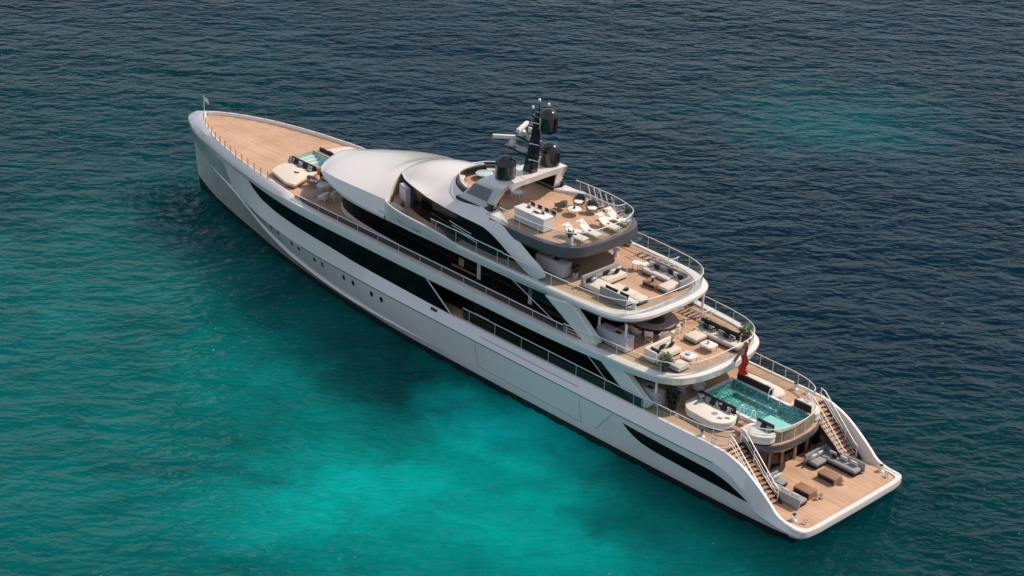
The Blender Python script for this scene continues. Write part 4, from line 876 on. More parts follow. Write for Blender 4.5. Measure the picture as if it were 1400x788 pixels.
def spiky(label, loc, seed):
    rnd = random.Random(seed); t = thing("potted_plant", label, "plant", loc, group="spiky plants in white pots on the sun deck")
    mb = MB(); mb.lathe([(.2, 0), (.24, .03), (.25, .47), (.24, .5), (.2, .48), (.2, .42)], seg=18); mb.build("pot", POTW, t, 40)
    mb = MB(); mb.lathe([(.2, .41), (.01, .43)], seg=12); mb.build("soil", INNER, t)
    mb = MB()
    for k in range(34):
        a = k * 2.399; d = Vector((math.cos(a), math.sin(a), .7 + 1.9 * rnd.random())); leaf(mb, Vector((math.cos(a) * .06, math.sin(a) * .06, .43)), d, .5 + .22 * rnd.random(), .075, .12)
    mb.build("leaves", LEAF, t, 0); return t
def legs(t, pts, z1, r, m, z0=0, splay=0):
    for x, y in pts:
        mb = MB(); mb.tube([(x * (1 + splay), y * (1 + splay), z0), (x, y, z1)], r, 6); mb.build("leg", m, t)
def round_table(label, loc, r, h, m_top=STONE, m_leg=WOODB, n=3, group=None, cat="side table"):
    t = thing("round_table", label, cat, loc, group=group)
    mb = MB(); mb.lathe([(r * .94, h - .05), (r, h - .035), (r, h - .01), (r * .97, h)], seg=28); mb.build("table_top", m_top, t, 40)
    legs(t, [(r * .7 * math.cos(2 * PI * k / n + .4), r * .7 * math.sin(2 * PI * k / n + .4)) for k in range(n)], h - .04, .02, m_leg, 0, .18); return t
def pedestal_table(label, loc, r, h, m=STONE, r2=None):
    t = thing("pedestal_table", label, "side table", loc)
    mb = MB(); mb.lathe([(r * .94, h - .05), (r, h - .035), (r, h - .01), (r * .97, h)], seg=28); mb.build("table_top", m, t, 40)
    q = r2 or r * .55
    mb = MB(); mb.lathe([(q, 0), (q, .02), (q * .75, h * .5), (q * .9, h - .05)], seg=18); mb.build("pedestal", m, t, 40); return t
def bar(label, o, x0, x1, y0, y1, h, m, side, items=5, seed=3):
    """bar counter with cladding panels, plinth, worktop, sink and tap"""
    t = thing("bar_counter", label, "bar counter", o); x0 -= o[0]; x1 -= o[0]; y0 -= o[1]; y1 -= o[1]
    mb = MB(); mb.box(x0 + .06, x1 - .06, y0 + .06, y1 - .06, 0, .08); mb.build("plinth", BLACKF, t, 0)
    mb = MB(); mb.box(x0 + .03, x1 - .03, y0 + .03, y1 - .03, .08, h - .05); mb.build("body", m, t, 0)
    n = 4
    for k in range(n):
        a, b = x0 + .03 + (x1 - x0 - .06) * k / n + .012, x0 + .03 + (x1 - x0 - .06) * (k + 1) / n - .012
        mb = MB(); mb.box(a, b, *((y1 - .035, y1 - .01) if side > 0 else (y0 + .01, y0 + .035)), .12, h - .09); mb.build("door_panel", m, t, 0)
    mb = MB(); mb.rbox(x0, x1, y0, y1, h - .05, h, .03, .012); mb.build("worktop", m, t, 40)
    cx = x0 + (x1 - x0) * .42; mb = MB(); mb.rbox(cx - .28, cx + .28, (y0 + y1) / 2 - .16, (y0 + y1) / 2 + .16, h + .001, h + .006, .04, .002); mb.build("sink", GREYD, t, 0)
    mb = MB(); P = path([(cx, (y0 + y1) / 2 + .22, h), (cx, (y0 + y1) / 2 + .22, h + .26), (cx, (y0 + y1) / 2 + .12, h + .32), (cx, (y0 + y1) / 2, h + .24)], 4); mb.tube(P, .018); mb.build("tap", STEEL, t)
    return t
def box_table(label, o, x0, x1, y0, y1, h, m, open_side=True):
    t = thing("coffee_table", label, "coffee table", o); x0 -= o[0]; x1 -= o[0]; y0 -= o[1]; y1 -= o[1]
    mb = MB(); mb.rbox(x0, x1, y0, y1, h - .09, h, .02, .01); mb.build("table_top", m, t, 40)
    for a, b in ((x0 + .01, x0 + .07), (x1 - .07, x1 - .01)):
        mb = MB(); mb.box(a, b, y0 + .01, y1 - .01, 0, h - .09); mb.build("end_panel", m, t, 0)
    if open_side: mb = MB(); mb.box(x0 + .1, x1 - .1, y0 + .08, y1 - .12, .05, h - .14); mb.build("inner_shelf", INNER, t, 0)
    return t
def tub_chair(label, loc, rz, m_shell, m_seat, m_cush=None, group=None, leg_m=WOODB):
    """curved shell on four splayed legs; it faces local +x"""
    t = thing("armchair", label, "armchair", loc, rz, group)
    A = [math.radians(a) for a in range(52, 309, 16)]; st = []
    for a in A:
        f = .5 - .5 * math.cos(a - 0); hgt = .52 + .26 * max(0, -math.cos(a)) ** .8
        c, s_ = math.cos(a), math.sin(a); st.append([(c * .36, s_ * .36, .30), (c * .43, s_ * .43, .42), (c * .45, s_ * .45, hgt), (c * .41, s_ * .41, hgt + .02), (c * .38, s_ * .38, .42)])
    mb = MB(); mb.loft(st); mb.build("shell", m_shell, t, 60)
    mb = MB(); mb.lathe([(.34, .27), (.39, .29), (.40, .33), (.2, .34)], seg=20); mb.build("seat_frame", m_shell, t, 50)
    mb = MB(); mb.lathe([(.33, .335), (.37, .37), (.36, .43), (.28, .455), (.02, .46)], seg=20); mb.build("seat", m_seat, t, 50)
    legs(t, [(.27, .27), (.27, -.27), (-.27, .27), (-.27, -.27)], .3, .022, leg_m, 0, .25)
    if m_cush:
        mb = pillow_mesh(.46, .38, .15); mb.v = [(-y * 1 - .24 - z * .25, x, z + .44) for x, y, z in mb.v]; mb.build("back_cushion", m_cush, t, 60)
    return t
def stool(label, loc, rz, group):
    t = thing("bar_stool", label, "bar stool", loc, rz, group)
    mb = MB(); mb.rbox(-.19, .19, -.19, .19, .64, .71, .06, .03); mb.build("seat", NAVYF, t, 50)
    mb = MB(); mb.rbox(-.24, -.2, -.19, .19, .72, .98, .018, .01); mb.build("backrest", NAVYF, t, 50)
    mb = MB(); mb.tube([(-.22, -.2, .6), (-.24, -.21, 1.02), (-.24, .21, 1.02), (-.22, .2, .6)], .018, 5); mb.build("frame", RAILM, t)
    mb = MB(); mb.tube([(.19, -.19, .22), (.19, .19, .22)], .014, 5); mb.build("footrest", RAILM, t)
    legs(t, [(.17, .17), (.17, -.17), (-.19, .17), (-.19, -.17)], .66, .018, RAILM, 0, .15); return t
def lounger(label, loc, rz, group):
    """sling lounger, head at local +x"""
    t = thing("sun_lounger", label, "sun lounger", loc, rz, group)
    P = [(-.95, .34), (.15, .34), (.95, .80)]
    mb = MB(); mb.loft([[(x, -.29, z), (x, .29, z), (x, .29, z - .04), (x, -.29, z - .04)] for x, z in [(-.95, .33), (-.9, .35), (.13, .35), (.2, .37), (.9, .78), (.95, .79)]], True); mb.build("sling", LINEN, t, 20)
    mb = MB()
    for y in (-.31, .31): mb.tube([(x, y, z - .02) for x, z in P], .022, 6)
    mb.tube([(-.95, -.31, .32), (-.95, .31, .32)], .02, 6); mb.build("frame", RAILM, t)
    legs(t, [(-.7, .3), (-.7, -.3), (.35, .3), (.35, -.3)], .33, .02, WOODB)
    mb = pillow_mesh(.5, .26, .1); mb.v = [(.62 + z * .87, x, .67 + z * .48 - y) for x, y, z in mb.v]; mb.build("headrest", LINEN, t, 60)
    mb = MB(); mb.rbox(-.12, .06, -.08, .1, .352, .375, .02, .008); mb.build("folded_towel", BLACKF, t)
    return t
def cleat(label, loc, rz, group, big=True):
    t = thing("mooring_capstan" if big else "mooring_fairlead", label, "capstan" if big else "fairlead", loc, rz, group)
    if big:
        mb = MB(); mb.lathe([(.2, 0), (.2, .06), (.12, .12), (.10, .26), (.17, .33), (.16, .40), (.05, .44)], seg=16); mb.build("drum", STEEL, t, 40)
        mb = MB(); mb.lathe([(.12, .44), (.11, .47), (.02, .48)], seg=12); mb.build("cap", GREYD, t)
    else:
        mb = MB(); mb.rbox(-.16, .16, -.1, .1, 0, .05, .04, .01); mb.build("foot", STEEL, t)
        for sx in (-.1, .1):
            mb = MB(); mb.lathe([(.05, .05), (.045, .22), (.07, .25), (.06, .3), (.02, .31)], sx, 0, 12); mb.build("horn", STEEL, t, 40)
    return t

# ---- foredeck
def pad(name, label, cat, o, poly, z1, m_pad, m_base, back=None, m_back=BLACKF, r=.16, seams=True):
    t = thing(name, label, cat, o); P = rpoly([(x - o[0], y - o[1]) for x, y in poly], r, 5)
    h = z1 - o[2]
    mb = MB(); mb.prism(inset2(P, .10), 0, .12); mb.build("plinth", BLACKF, t, 30)
    mb = MB(); mb.prism(inset2(P, .02), .12, h - .2, .02); mb.build("base", m_base, t, 40)
    mb = MB(); mb.prism(P, h - .16, h, .035); mb.build("mattress", m_pad, t, 40)
    if back:
        x0, x1, y0, y1, zz = back; mb = MB(); mb.rbox(x0 - o[0], x1 - o[0], y0 - o[1], y1 - o[1], h - .1, zz - o[2], .05, .03); mb.build("backrest", m_back, t, 40)
    return t
def inset2(P, d):
    n = len(P); A = sum(P[i][0] * P[(i + 1) % n][1] - P[(i + 1) % n][0] * P[i][1] for i in range(n))
    return inset(P, d if A > 0 else -d)
for sgn, lab in ((1, "cream sunpad on the port side of the foredeck plunge pool, black backrest"), (-1, "cream sunpad on the far side of the foredeck plunge pool, half hidden by the roof")):
    o = (50.4, sgn * 2.8, 6.7)
    pad("sunpad", lab, "sunpad", o, [(51.75, sgn * 3.75), (52.25, sgn * 2.6), (52.2, sgn * 1.3), (49.3, sgn * 1.3), (48.75, sgn * 3.3), (48.45, sgn * 4.2), (49.3, sgn * 4.35)], 7.12, CREAM, WOODB, (49.4, 52.3, *sorted((sgn * 1.28, sgn * 1.40)), 7.48))
for k, (x, m, lb) in enumerate(((52.0, PRINT, "black and white print cushion at the bow end of the port foredeck sunpad"), (51.45, BLACKF, "black cushion second from the bow on the port foredeck sunpad"), (50.9, PRINT, "black and white print cushion in the middle of the port foredeck sunpad"), (50.35, BLACKF, "black cushion second from the aft end of the port foredeck sunpad"), (49.8, PRINT, "black and white print cushion at the aft end of the port foredeck sunpad"))):
    cushion(lb, (x, 1.78 if m is PRINT else 1.66, 7.12), 0, m, .56, .44, 30, group="cushions on the port foredeck sunpad")
for k, x in enumerate((52.0, 51.2, 50.4)):
    cushion(("dark cushion at the bow end of", "dark cushion in the middle of", "dark cushion nearest the roof on")[k] + " the far foredeck sunpad", (x, -1.62, 7.12), PI, BLACKF, .6, .4, 30, group="cushions on the far foredeck sunpad")
tr = thing("serving_tray", "small black tray lying on the port foredeck sunpad", "tray", (50.2, 2.6, 7.12))
mb = MB(); mb.rbox(-.2, .2, -.14, .14, 0, .03, .03, .01); mb.build("tray_base", BLACKF, tr)
for a in (-.09, .08): mb = MB(); mb.lathe([(.04, .03), (.05, .12), (.045, .13)], a, .02, 10); mb.build("cup", STONE, tr)
tub_chair("taupe wicker tub chair beside the foredeck plunge pool steps, fully in sunlight", (48.15, 2.72, 6.7), math.radians(215), TAUPE, CREAM, BLACKF, "tub chairs on the foredeck")
tub_chair("taupe wicker tub chair tucked under the edge of the nose roof on the foredeck", (48.1, 1.55, 6.7), math.radians(170), TAUPE, CREAM, BLACKF, "tub chairs on the foredeck")
round_table("round pale table at the shaded edge of the foredeck under the nose roof", (46.85, 2.75, 6.3), .52, .95, GREYS, RAILM, 4, cat="table")
for k, (x, y) in enumerate(((46.1, 3.3), (45.95, 2.55))):
    tub_chair(("white tub chair in the shade at the rail side of the foredeck table", "white tub chair in the shade behind the foredeck table against the black glass")[k], (x + .1, y, 6.3), math.radians(20), SATIN, LINEN, None, "white chairs under the nose roof", RAILM)
# bow flag
f = thing("bow_flag", "green and white flag on a short staff at the bow tip", "flag", (65.2, 0, 6.98)); f.scale = (.82, .82, .82)
mb = MB(); mb.tube([(0, 0, -.02), (.1, 0, 1.5)], .03); mb.build("staff", RAILM, f)
def cloth(P0, du, dv, nu, nv, amp, ph=0.0):
    P0, du, dv = Vector(P0), Vector(du), Vector(dv); n = du.cross(dv).normalized(); mb = MB()
    rows = [[P0 + du * (i / nu) + dv * (j / nv) + n * amp * math.sin(i / nu * 9 + j / nv * 2.5 + ph) * (.3 + i / nu) for j in range(nv + 1)] for i in range(nu + 1)]
    mb.loft(rows); o = len(mb.v); rows2 = [[p + n * .012 for p in r] for r in rows]; mb.loft(rows2, False, True); return mb
cloth((.09, 0, 1.45), (-.05, .28, -.25), (-.05, 0, -1.0), 8, 8, .05).build("green_cloth", GREENF, f, 60)
cloth((.03, .0, 1.42), (-.42, -.26, -.3), (-.02, 0, -.45), 8, 8, .06, 1).build("white_cloth", WHITEF, f, 60)

# ---- sun deck (z 11.3)
zs = 11.3
bar("long white bar counter on the sun deck with stools on its far side", (25.5, 2.45, zs), 24.15, 26.95, 2.0, 2.95, 1.0, STONE, 1)
s0 = None
for k, (x, lb) in enumerate(((26.7, "bar stool nearest the bow at the white sun deck bar"), (26.05, "second bar stool from the bow at the white sun deck bar"), (25.4, "third bar stool from the bow at the white sun deck bar"), (24.75, "bar stool nearest the stern at the white sun deck bar"))):
    lb = "navy " + lb
    if s0 is None: s0 = stool(lb, (x, 1.62, zs), PI / 2, "stools at the sun deck bar")
    else: dup(s0, (x, 1.62, zs), PI / 2, lb)
for k, x in enumerate((24.9, 26.2)):
    b_ = thing("bottle_tray", ("tray of glasses on the stern end of the white sun deck bar", "tray of glasses on the bow end of the white sun deck bar")[k], "tray", (x, 2.3, 12.3))
    mb = MB(); mb.rbox(-.16, .16, -.1, .1, 0, .02, .03, .008); mb.build("tray_base", GREYD, b_)
    for a in (-.08, 0, .08): mb = MB(); mb.lathe([(.03, .02), (.035, .16), (.02, .2)], a, 0, 8); mb.build("glass", BLACKF if a else FROST, b_)
tub_chair("olive armchair with a blue cushion at the bow side of the sun deck round table", (26.2, -.75, zs), math.radians(-15), OLIVE, LINEN, NAVYF, "armchairs round the sun deck table")
tub_chair("olive armchair with a navy cushion on the starboard side of the sun deck round table", (25.75, -2.05, zs), math.radians(115), OLIVE, LINEN, NAVYF, "armchairs round the sun deck table")
tub_chair("olive armchair seen from behind, stern side of the sun deck round table", (24.45, -1.95, zs), math.radians(140), OLIVE, LINEN, NAVYF, "armchairs round the sun deck table")
round_table("round white table between three olive armchairs on the sun deck", (25.05, -.85, zs), .48, .46)
b_ = tag(MB().lathe([(.07, 0), (.09, .05), (.04, .16), (.06, .2)], seg=12).build("bowl", NAVYF, None, 40, (25.05, -.85, zs + .46)), "small navy bowl on the round white sun deck table", "bowl")
l0 = None; lg = "white loungers at the aft end of the sun deck"
for (x, y, lb) in ((22.25, 1.95, "white sun lounger nearest the port rail beside the white pot"), (22.1, .78, "second white sun lounger from the port rail on the sun deck"), (22.05, -.95, "third white sun lounger from the port rail on the sun deck"), (22.3, -2.1, "white sun lounger nearest the starboard rail and stair well")):
    if l0 is None: l0 = lounger(lb, (x, y, zs), 0, lg)
    else: dup(l0, (x, y, zs), 0, lb)
round_table("low round white table between the two port sun loungers", (22.55, 1.38, zs), .28, .38)
round_table("low round white table between the two starboard sun loungers", (22.6, -1.55, zs), .30, .40)
round_table("low round white table at the aft rail beside the starboard pot", (21.6, -2.2, zs), .33, .42)
spiky("spiky green plant in a white pot beside the port rail of the sun deck", (22.0, 2.72, zs), 3)
spiky("spiky green plant in a white pot at the starboard aft corner of the sun deck", (22.25, -3.0, zs), 8)
round_table("small round pale glass table under the radar arch", (29.35, .2, zs), .36, .5, FROST)
tub_chair("pale tub chair under the radar arch beside the glass table", (30.2, .55, zs), math.radians(-35), TAUPE, LINEN)
round_table("large round pale glass table in the sun lounge ahead of the arch", (33.35, -.5, zs), .62, .42, FROST, WOODB, 4, cat="table")
t = thing("curved_sofa", "curved cream sofa along the windshield of the sun lounge", "sofa", (32.4, -.4, zs))
A = [math.radians(a) for a in range(-150, -20, 10)]
mb = MB(); mb.loft([[(math.cos(a) * r * 1.1, math.sin(a) * r, z) for r, z in ((1.9, .05), (1.9, .36), (1.85, .42), (1.3, .42), (1.25, .36), (1.25, .05))] for a in A]); mb.build("seat", CREAM, t, 40)
mb = MB(); mb.loft([[(math.cos(a) * r * 1.1, math.sin(a) * r, z) for r, z in ((2.08, .05), (2.06, .62), (1.98, .66), (1.88, .42), (1.9, .05))] for a in A]); mb.build("backrest", BLACKF, t, 40)
t = thing("curved_bench", "curved wooden bench with a cream pad at the port windshield of the sun lounge", "bench", (32.4, .2, zs))
A = [math.radians(a) for a in range(25, 120, 8)]
mb = MB(); mb.loft([[(math.cos(a) * r * 1.0, math.sin(a) * r, z) for r, z in ((2.05, .05), (2.05, .34), (1.5, .34), (1.45, .05))] for a in A]); mb.build("base", WOODB, t, 40)
mb = MB(); mb.loft([[(math.cos(a) * r * 1.0, math.sin(a) * r, z) for r, z in ((2.0, .345), (1.98, .43), (1.6, .43), (1.56, .345))] for a in A]); mb.build("seat", CREAM, t, 40)
bx = thing("white_cabinet", "small white cabinet at the far windshield of the sun lounge", "cabinet", (32.2, -2.25, zs))
mb = MB(); mb.rbox(-.4, .4, -.25, .25, 0, .85, .05, .02); mb.build("body", STONE, bx); mb = MB(); mb.rbox(-.42, .42, -.27, .27, .855, .9, .05, .01); mb.build("top", STEEL, bx)

# ---- bridge deck (z 8.85)
zb = 8.85
bar("pale grey bar counter on the bridge deck under the graphite overhang", (23.3, 2.75, zb), 22.0, 24.6, 2.35, 3.15, 1.0, GREYS, 1)
plant("dark leafy plant in a grey pot at the stern end of the bridge deck bar", (21.65, 2.35, zb), 1.25, .5, 70, .2, .45, GREYS, LEAFD, .22, .09, .6, 5)
sofa("u_shaped_sofa", "cream corner sofa on the port side of the bridge deck, grey back to the rail", "sofa", (18.4, 2.3, zb),
     [(19.45, 20.35, -.25, 1.75, zb + .44), (18.5, 20.35, 1.78, 3.05, zb + .44), (16.55, 18.46, 2.25, 3.0, zb + .42)],
     [(20.32, 20.5, -.3, 3.1, zb + .82), (16.5, 18.75, 3.0, 3.16, zb + .78), (19.6, 20.4, -.42, -.26, zb + .62)], CREAM, CREAM, GREYF)
sofa("ottoman", "square cream ottoman at the aft end of the port bridge deck sofa", "ottoman", (16.6, 1.75, zb), [(16.15, 17.05, 1.3, 2.22, zb + .40)], [], CREAM, OLIVE, GREYF)
G1 = "cushions on the port bridge deck sofa"
for (x, y, rz, m, lb, w_) in ((20.12, 2.75, 90, BLACKF, "black cushion in the port corner of the bridge deck sofa with the grey back", .6), (19.95, 2.55, 90, PRINT, "black and white print cushion beside the corner of the port bridge deck sofa", .52), (20.15, 1.9, 90, GREYF, "large grey cushion on the athwart part of the port bridge deck sofa", .75), (20.15, 1.15, 90, BLACKF, "black cushion in the middle of the athwart part of the port bridge deck sofa", .55),
                              (20.0, .72, 90, LINEN, "off white cushion on the athwart part of the port bridge deck sofa", .55), (19.85, .42, 90, BLACKF, "small black cushion before the off white one on the port bridge deck sofa", .4), (20.05, .12, 90, LINEN, "off white cushion at the inboard end of the port bridge deck sofa", .5),
                              (18.1, 2.85, 0, BLACKF, "long black cushion leaning on the grey back of the port bridge deck sofa", 1.1), (17.0, 2.85, 0, BLACKF, "black cushion at the stern end of the grey back of the port bridge deck sofa", .8)):
    cushion(lb, (x, y, zb + .42), math.radians(rz), m, w_, .40, 24 if rz == 0 else 24, group=G1) if rz == 0 else cushion(lb, (x, y, zb + .44), math.radians(-90), m, w_, .40, 24, group=G1)
t = box_table("large low cream coffee table before the port bridge deck sofa", (18.0, 1.62, zb), 17.15, 18.95, 1.15, 2.15, .30, CREAM, False)
pl = thing("succulent_bowl", "bowl of green succulents on the large low bridge deck coffee table", "plant", (17.9, 1.55, zb + .30))
mb = MB(); mb.lathe([(.10, 0), (.17, .06), (.15, .07)], seg=14); mb.build("bowl", INNER, pl, 40); mb = MB()
for k in range(26): a = k * 2.4; leaf(mb, Vector((.05 * math.cos(a), .05 * math.sin(a), .06)), Vector((math.cos(a), math.sin(a), .5 + (k % 3) * .4)), .2, .09, .3)
mb.build("leaves", LEAF, pl, 0)
sofa("corner_sofa", "cream corner sofa on the starboard side of the bridge deck beside the stair well", "sofa", (17.8, -1.9, zb),
     [(17.05, 19.35, -2.45, -1.45, zb + .42), (16.1, 17.0, -2.45, -.35, zb + .42)], [(16.3, 19.45, -2.62, -2.45, zb + .80), (15.95, 16.12, -2.6, -1.4, zb + .7)], CREAM, TAUPE, GREYF)
G2 = "cushions on the starboard bridge deck sofa"
for (x, y, m, w_, lb) in ((19.05, -2.28, LINEN, .5, "off white cushion at the bow end of the starboard bridge deck sofa"), (18.6, -2.15, BLACKF, .45, "black cushion second from the bow on the starboard bridge deck sofa"), (18.1, -2.28, GREYF, .75, "grey cushion in the middle of the starboard bridge deck sofa"), (17.45, -2.3, BLACKF, .5, "black cushion abaft the grey one on the starboard bridge deck sofa"), (16.95, -2.25, LINEN, .5, "off white cushion near the stern end of the starboard bridge deck sofa"), (16.5, -2.15, BLACKF, .5, "black cushion in the stern corner of the starboard bridge deck sofa")):
    cushion(lb, (x, y, zb + .42), PI, m, w_, .42, 24, group=G2)
t = box_table("square wooden coffee table with flowers before the starboard bridge deck sofa", (17.6, -.65, zb), 17.05, 18.15, -1.05, -.25, .34, WOODB, True)
fl = thing("flower_vase", "white flowers in a dark vase on the square wooden coffee table", "vase", (17.6, -.62, zb + .34))
mb = MB(); mb.lathe([(.06, 0), (.09, .08), (.05, .2), (.06, .22)], seg=12); mb.build("vase", BLACKF, fl, 40); mb = MB(); mb2 = MB()
for k in range(22): a = k * 2.4; d = Vector((math.cos(a), math.sin(a), .8 + (k % 3) * .5)); leaf(mb if k % 3 else mb2, Vector((0, 0, .2)), d, .22 + .05 * (k % 4), .09, .3)
mb.build("flowers", STONE, fl, 0); mb2.build("leaves", LEAF, fl, 0)
round_table("round white side table at the bow end of the starboard bridge deck sofa", (19.95, -1.7, zb), .36, .55)
round_table("second round white side table, touching the first and nearer the starboard sofa", (19.45, -2.05, zb), .32, .50)
pedestal_table("small white pedestal table by the port aft rail of the bridge deck", (16.15, 2.7, zb), .27, .52, STONE, .17)
pedestal_table("white pedestal stool on the bridge deck below the starboard edge of the overhang", (22.3, -2.2, zb), .24, .5, STONE, .2)

# ---- upper deck (z 6.3)
zu = 6.3
bar("pale grey bar counter on the upper deck between two slim posts", (16.8, 3.6, zu), 15.5, 18.1, 3.15, 3.98, 1.0, GREYS, 1)
t = thing("dining_table", "large round dining table with a dark turntable on the upper deck", "dining table", (16.65, .05, zu))
mb = MB(); mb.lathe([(1.36, .69), (1.45, .71), (1.45, .75), (1.42, .76)], seg=40); mb.build("table_top", vary(mat("mauve_stone", (.30, .25, .245), .35), .12, 6), t, 40)
mb = MB(); mb.lathe([(.7, .762), (.7, .79), (.68, .80)], seg=32); mb.build("turntable", INNER, t, 40)
mb = MB(); mb.lathe([(.65, 0), (.6, .05), (.25, .2), (.3, .69)], seg=24); mb.build("pedestal", BLACKF, t, 40)
def dining_chair(label, loc, rz, group):
    t = thing("dining_chair", label, "dining chair", loc, rz, group)
    mb = MB(); mb.rbox(-.22, .24, -.24, .24, .43, .48, .08, .02); mb.build("seat", LINEN, t, 50)
    st = [[(-.25 - .03 * math.cos(a) * 0 - .06 * (1 - abs(u)), u * .27, .5), (-.30 - .06 * (1 - abs(u)), u * .28, .84), (-.27 - .06 * (1 - abs(u)), u * .28, .85), (-.22 - .06 * (1 - abs(u)), u * .27, .5)] for u, a in [(k / 4 - 1, 0) for k in range(9)]]
    mb = MB(); mb.loft(st); mb.build("backrest", LINEN, t, 50)
    for y in (-.22, .22):
        mb = MB(); mb.tube([(.22, y, 0), (-.22, y, .46)], .016, 5); mb.build("leg", RAILM, t); mb = MB(); mb.tube([(-.22, y, 0), (.22, y, .46)], .016, 5); mb.build("leg", RAILM, t)
    for a, b in ((-.25, .25),):
        mb = MB(); mb.tube([(-.25, -.25, .02), (-.25, .25, .46)], .016, 5); mb.tube([(-.25, .25, .02), (-.25, -.25, .46)], .016, 5); mb.build("cross_brace", RAILM, t)
    return t
names_ = {62: "white cross-legged dining chair at the round table nearest the bar counter", 92: "white cross-legged dining chair second from the bar counter", 122: "white cross-legged dining chair third from the bar counter", 152: "white cross-legged dining chair fourth from the bar counter, behind the cream sofa", 184: "white cross-legged dining chair fifth from the bar counter, on the stern side", 222: "white cross-legged dining chair alone on the starboard side of the round table"}
c0 = None
for a, lb in names_.items():
    r_ = 1.68; p = (16.65 + r_ * math.cos(math.radians(a)), .05 + r_ * math.sin(math.radians(a)), zu); rz = math.radians(a + 180)
    if c0 is None: c0 = dining_chair(lb, p, rz, "chairs round the dining table")
    else: dup(c0, p, rz, lb)
sofa("corner_sofa", "cream corner sofa on the port side of the upper deck behind a green plant", "sofa", (13.2, 2.6, zu),
     [(13.25, 14.25, 1.15, 2.5, zu + .42), (12.5, 14.25, 2.55, 3.45, zu + .42), (11.55, 12.45, 2.3, 3.4, zu + .40)], [(14.22, 14.4, 1.1, 3.5, zu + .80), (13.35, 14.3, 3.42, 3.58, zu + .80), (12.5, 13.3, 3.42, 3.56, zu + .78)], CREAM, CREAM, LINEN)
G3 = "cushions on the port upper deck sofa"
for (x, y, rz, m, w_, lb) in ((14.02, 2.3, -90, BLACKF, .5, "black cushion at the outboard end of the athwart back of the port upper deck sofa"), (13.98, 1.85, -90, LINEN, .5, "off white cushion in the athwart part of the port upper deck sofa"), (13.85, 1.6, -90, BLACKF, .4, "small black cushion before the off white one on the port upper deck sofa"), (14.02, 1.38, -90, PRINT, .45, "print cushion at the inboard end of the port upper deck sofa"), (13.8, 3.2, 0, BLACKF, .8, "long black cushion against the rail side back of the port upper deck sofa"), (12.9, 3.2, 0, WOODB, .6, "brown cushion next to the plant on the port upper deck sofa")):
    cushion(lb, (x, y, zu + .42), math.radians(rz), m if m is not WOODB else TAUPE, w_, .4, 24, group=G3)
def soft_table(label, o, a, b, h):
    t = thing("coffee_table", label, "coffee table", o); mb = MB(); mb.rbox(-a, a, -b, b, h - .05, h, min(a, b) * .45, .015); mb.build("table_top", STONE, t, 40)
    legs(t, [(a * .8, b * .7), (a * .8, -b * .7), (-a * .8, b * .7), (-a * .8, -b * .7)], h - .04, .022, WOODB)
    mb = MB(); mb.rbox(-a * .8, a * .8, -b * .7, b * .7, h - .09, h - .052, .05, .01); mb.build("frame", WOODB, t); return t
soft_table("white rounded coffee table on wooden legs nearer the port sofa of the upper deck", (12.3, 1.6, zu), .50, .42, .46)
soft_table("white rounded coffee table on wooden legs nearer the starboard sofa of the upper deck", (12.45, -.5, zu), .50, .42, .46)
tag(MB().lathe([(.13, 0), (.18, .08), (.15, .13), (.1, .12)], seg=16).build("bowl", FROST, None, 40, (12.35, 1.6, zu + .46)), "pale green bowl on the port white coffee table", "bowl")
tag(MB().lathe([(.06, 0), (.1, .1), (.05, .2), (.07, .24)], seg=14).build("vase", GREYS, None, 40, (12.5, -.5, zu + .46)), "small grey vase on the starboard white coffee table", "vase")
sofa("corner_sofa", "long cream corner sofa on the starboard side of the upper deck, black backrest", "sofa", (12.9, -1.9, zu),
     [(13.4, 14.45, -1.5, -.3, zu + .42), (11.0, 14.7, -2.4, -1.52, zu + .42)], [(13.2, 14.8, -2.58, -2.4, zu + .82), (11.6, 13.15, -2.58, -2.4, zu + .82)], CREAM, TAUPE, BLACKF)
G4 = "cushions on the starboard upper deck sofa"
for (x, m, w_, lb) in ((14.45, GREYF, .55, "grey cushion at the bow end of the starboard upper deck sofa"), (14.0, BLACKF, .45, "black cushion second from the bow on the starboard upper deck sofa"), (13.55, PRINT, .6, "print cushion third from the bow on the starboard upper deck sofa"), (12.75, GREYF, .6, "grey cushion abaft the gap in the starboard upper deck sofa back"), (12.3, BLACKF, .45, "black cushion second from the stern on the starboard upper deck sofa"), (11.85, PRINT, .5, "print cushion at the stern end of the starboard upper deck sofa")):
    cushion(lb, (x, -2.16 if m is not BLACKF else -2.05, zu + .42), PI, m, w_, .42, 24, group=G4)
plant("leafy green plant between the port sofa and the rail of the upper deck", (12.35, 3.72, zu), 1.35, .75, 110, .22, .5, GREYD, None, .36, .13, .7, 11)
plant("tall leafy plant in a brown pot behind the starboard upper deck sofa", (11.55, -3.0, zu), 1.45, .8, 120, .24, .5, WOODB, None, .36, .12, .7, 12)
# ensign on its slanted staff
e = thing("stern_ensign", "red ensign hanging limp from a slanted wooden staff at the upper deck rail", "flag", (10.35, -.15, 5.95))
mb = MB(); mb.tube([(-.05, 0, 0), (-.32, 0, .72)], .13, 10); mb.build("socket", SATIN, e); mb = MB(); mb.tube([(-.28, 0, .62), (-1.15, -.05, 2.35)], .10, 10); mb.build("staff", WOODB, e)
mb = MB(); rows = []
for i in range(15):
    v = i / 14; r = []
    for j in range(13):
        u = j / 12; wv = (.11 + .23 * v ** .7) * (1 + .35 * math.sin(v * 14 + u * 3)); r.append((-1.05 + (u - .5) * wv * 1.4 + .02 * math.sin(v * 9), -.05 + .09 * math.sin(u * 15 + v * 2) * (.4 + v * .6) + (u - .5) * wv, 2.18 - v * 2.2 + .03 * math.sin(u * 8)))
    rows.append(r)
mb.loft(rows); mb.loft([[(a + .012, b + .012, c) for a, b, c in r] for r in rows], False, True); mb.build("cloth", RED, e, 60)
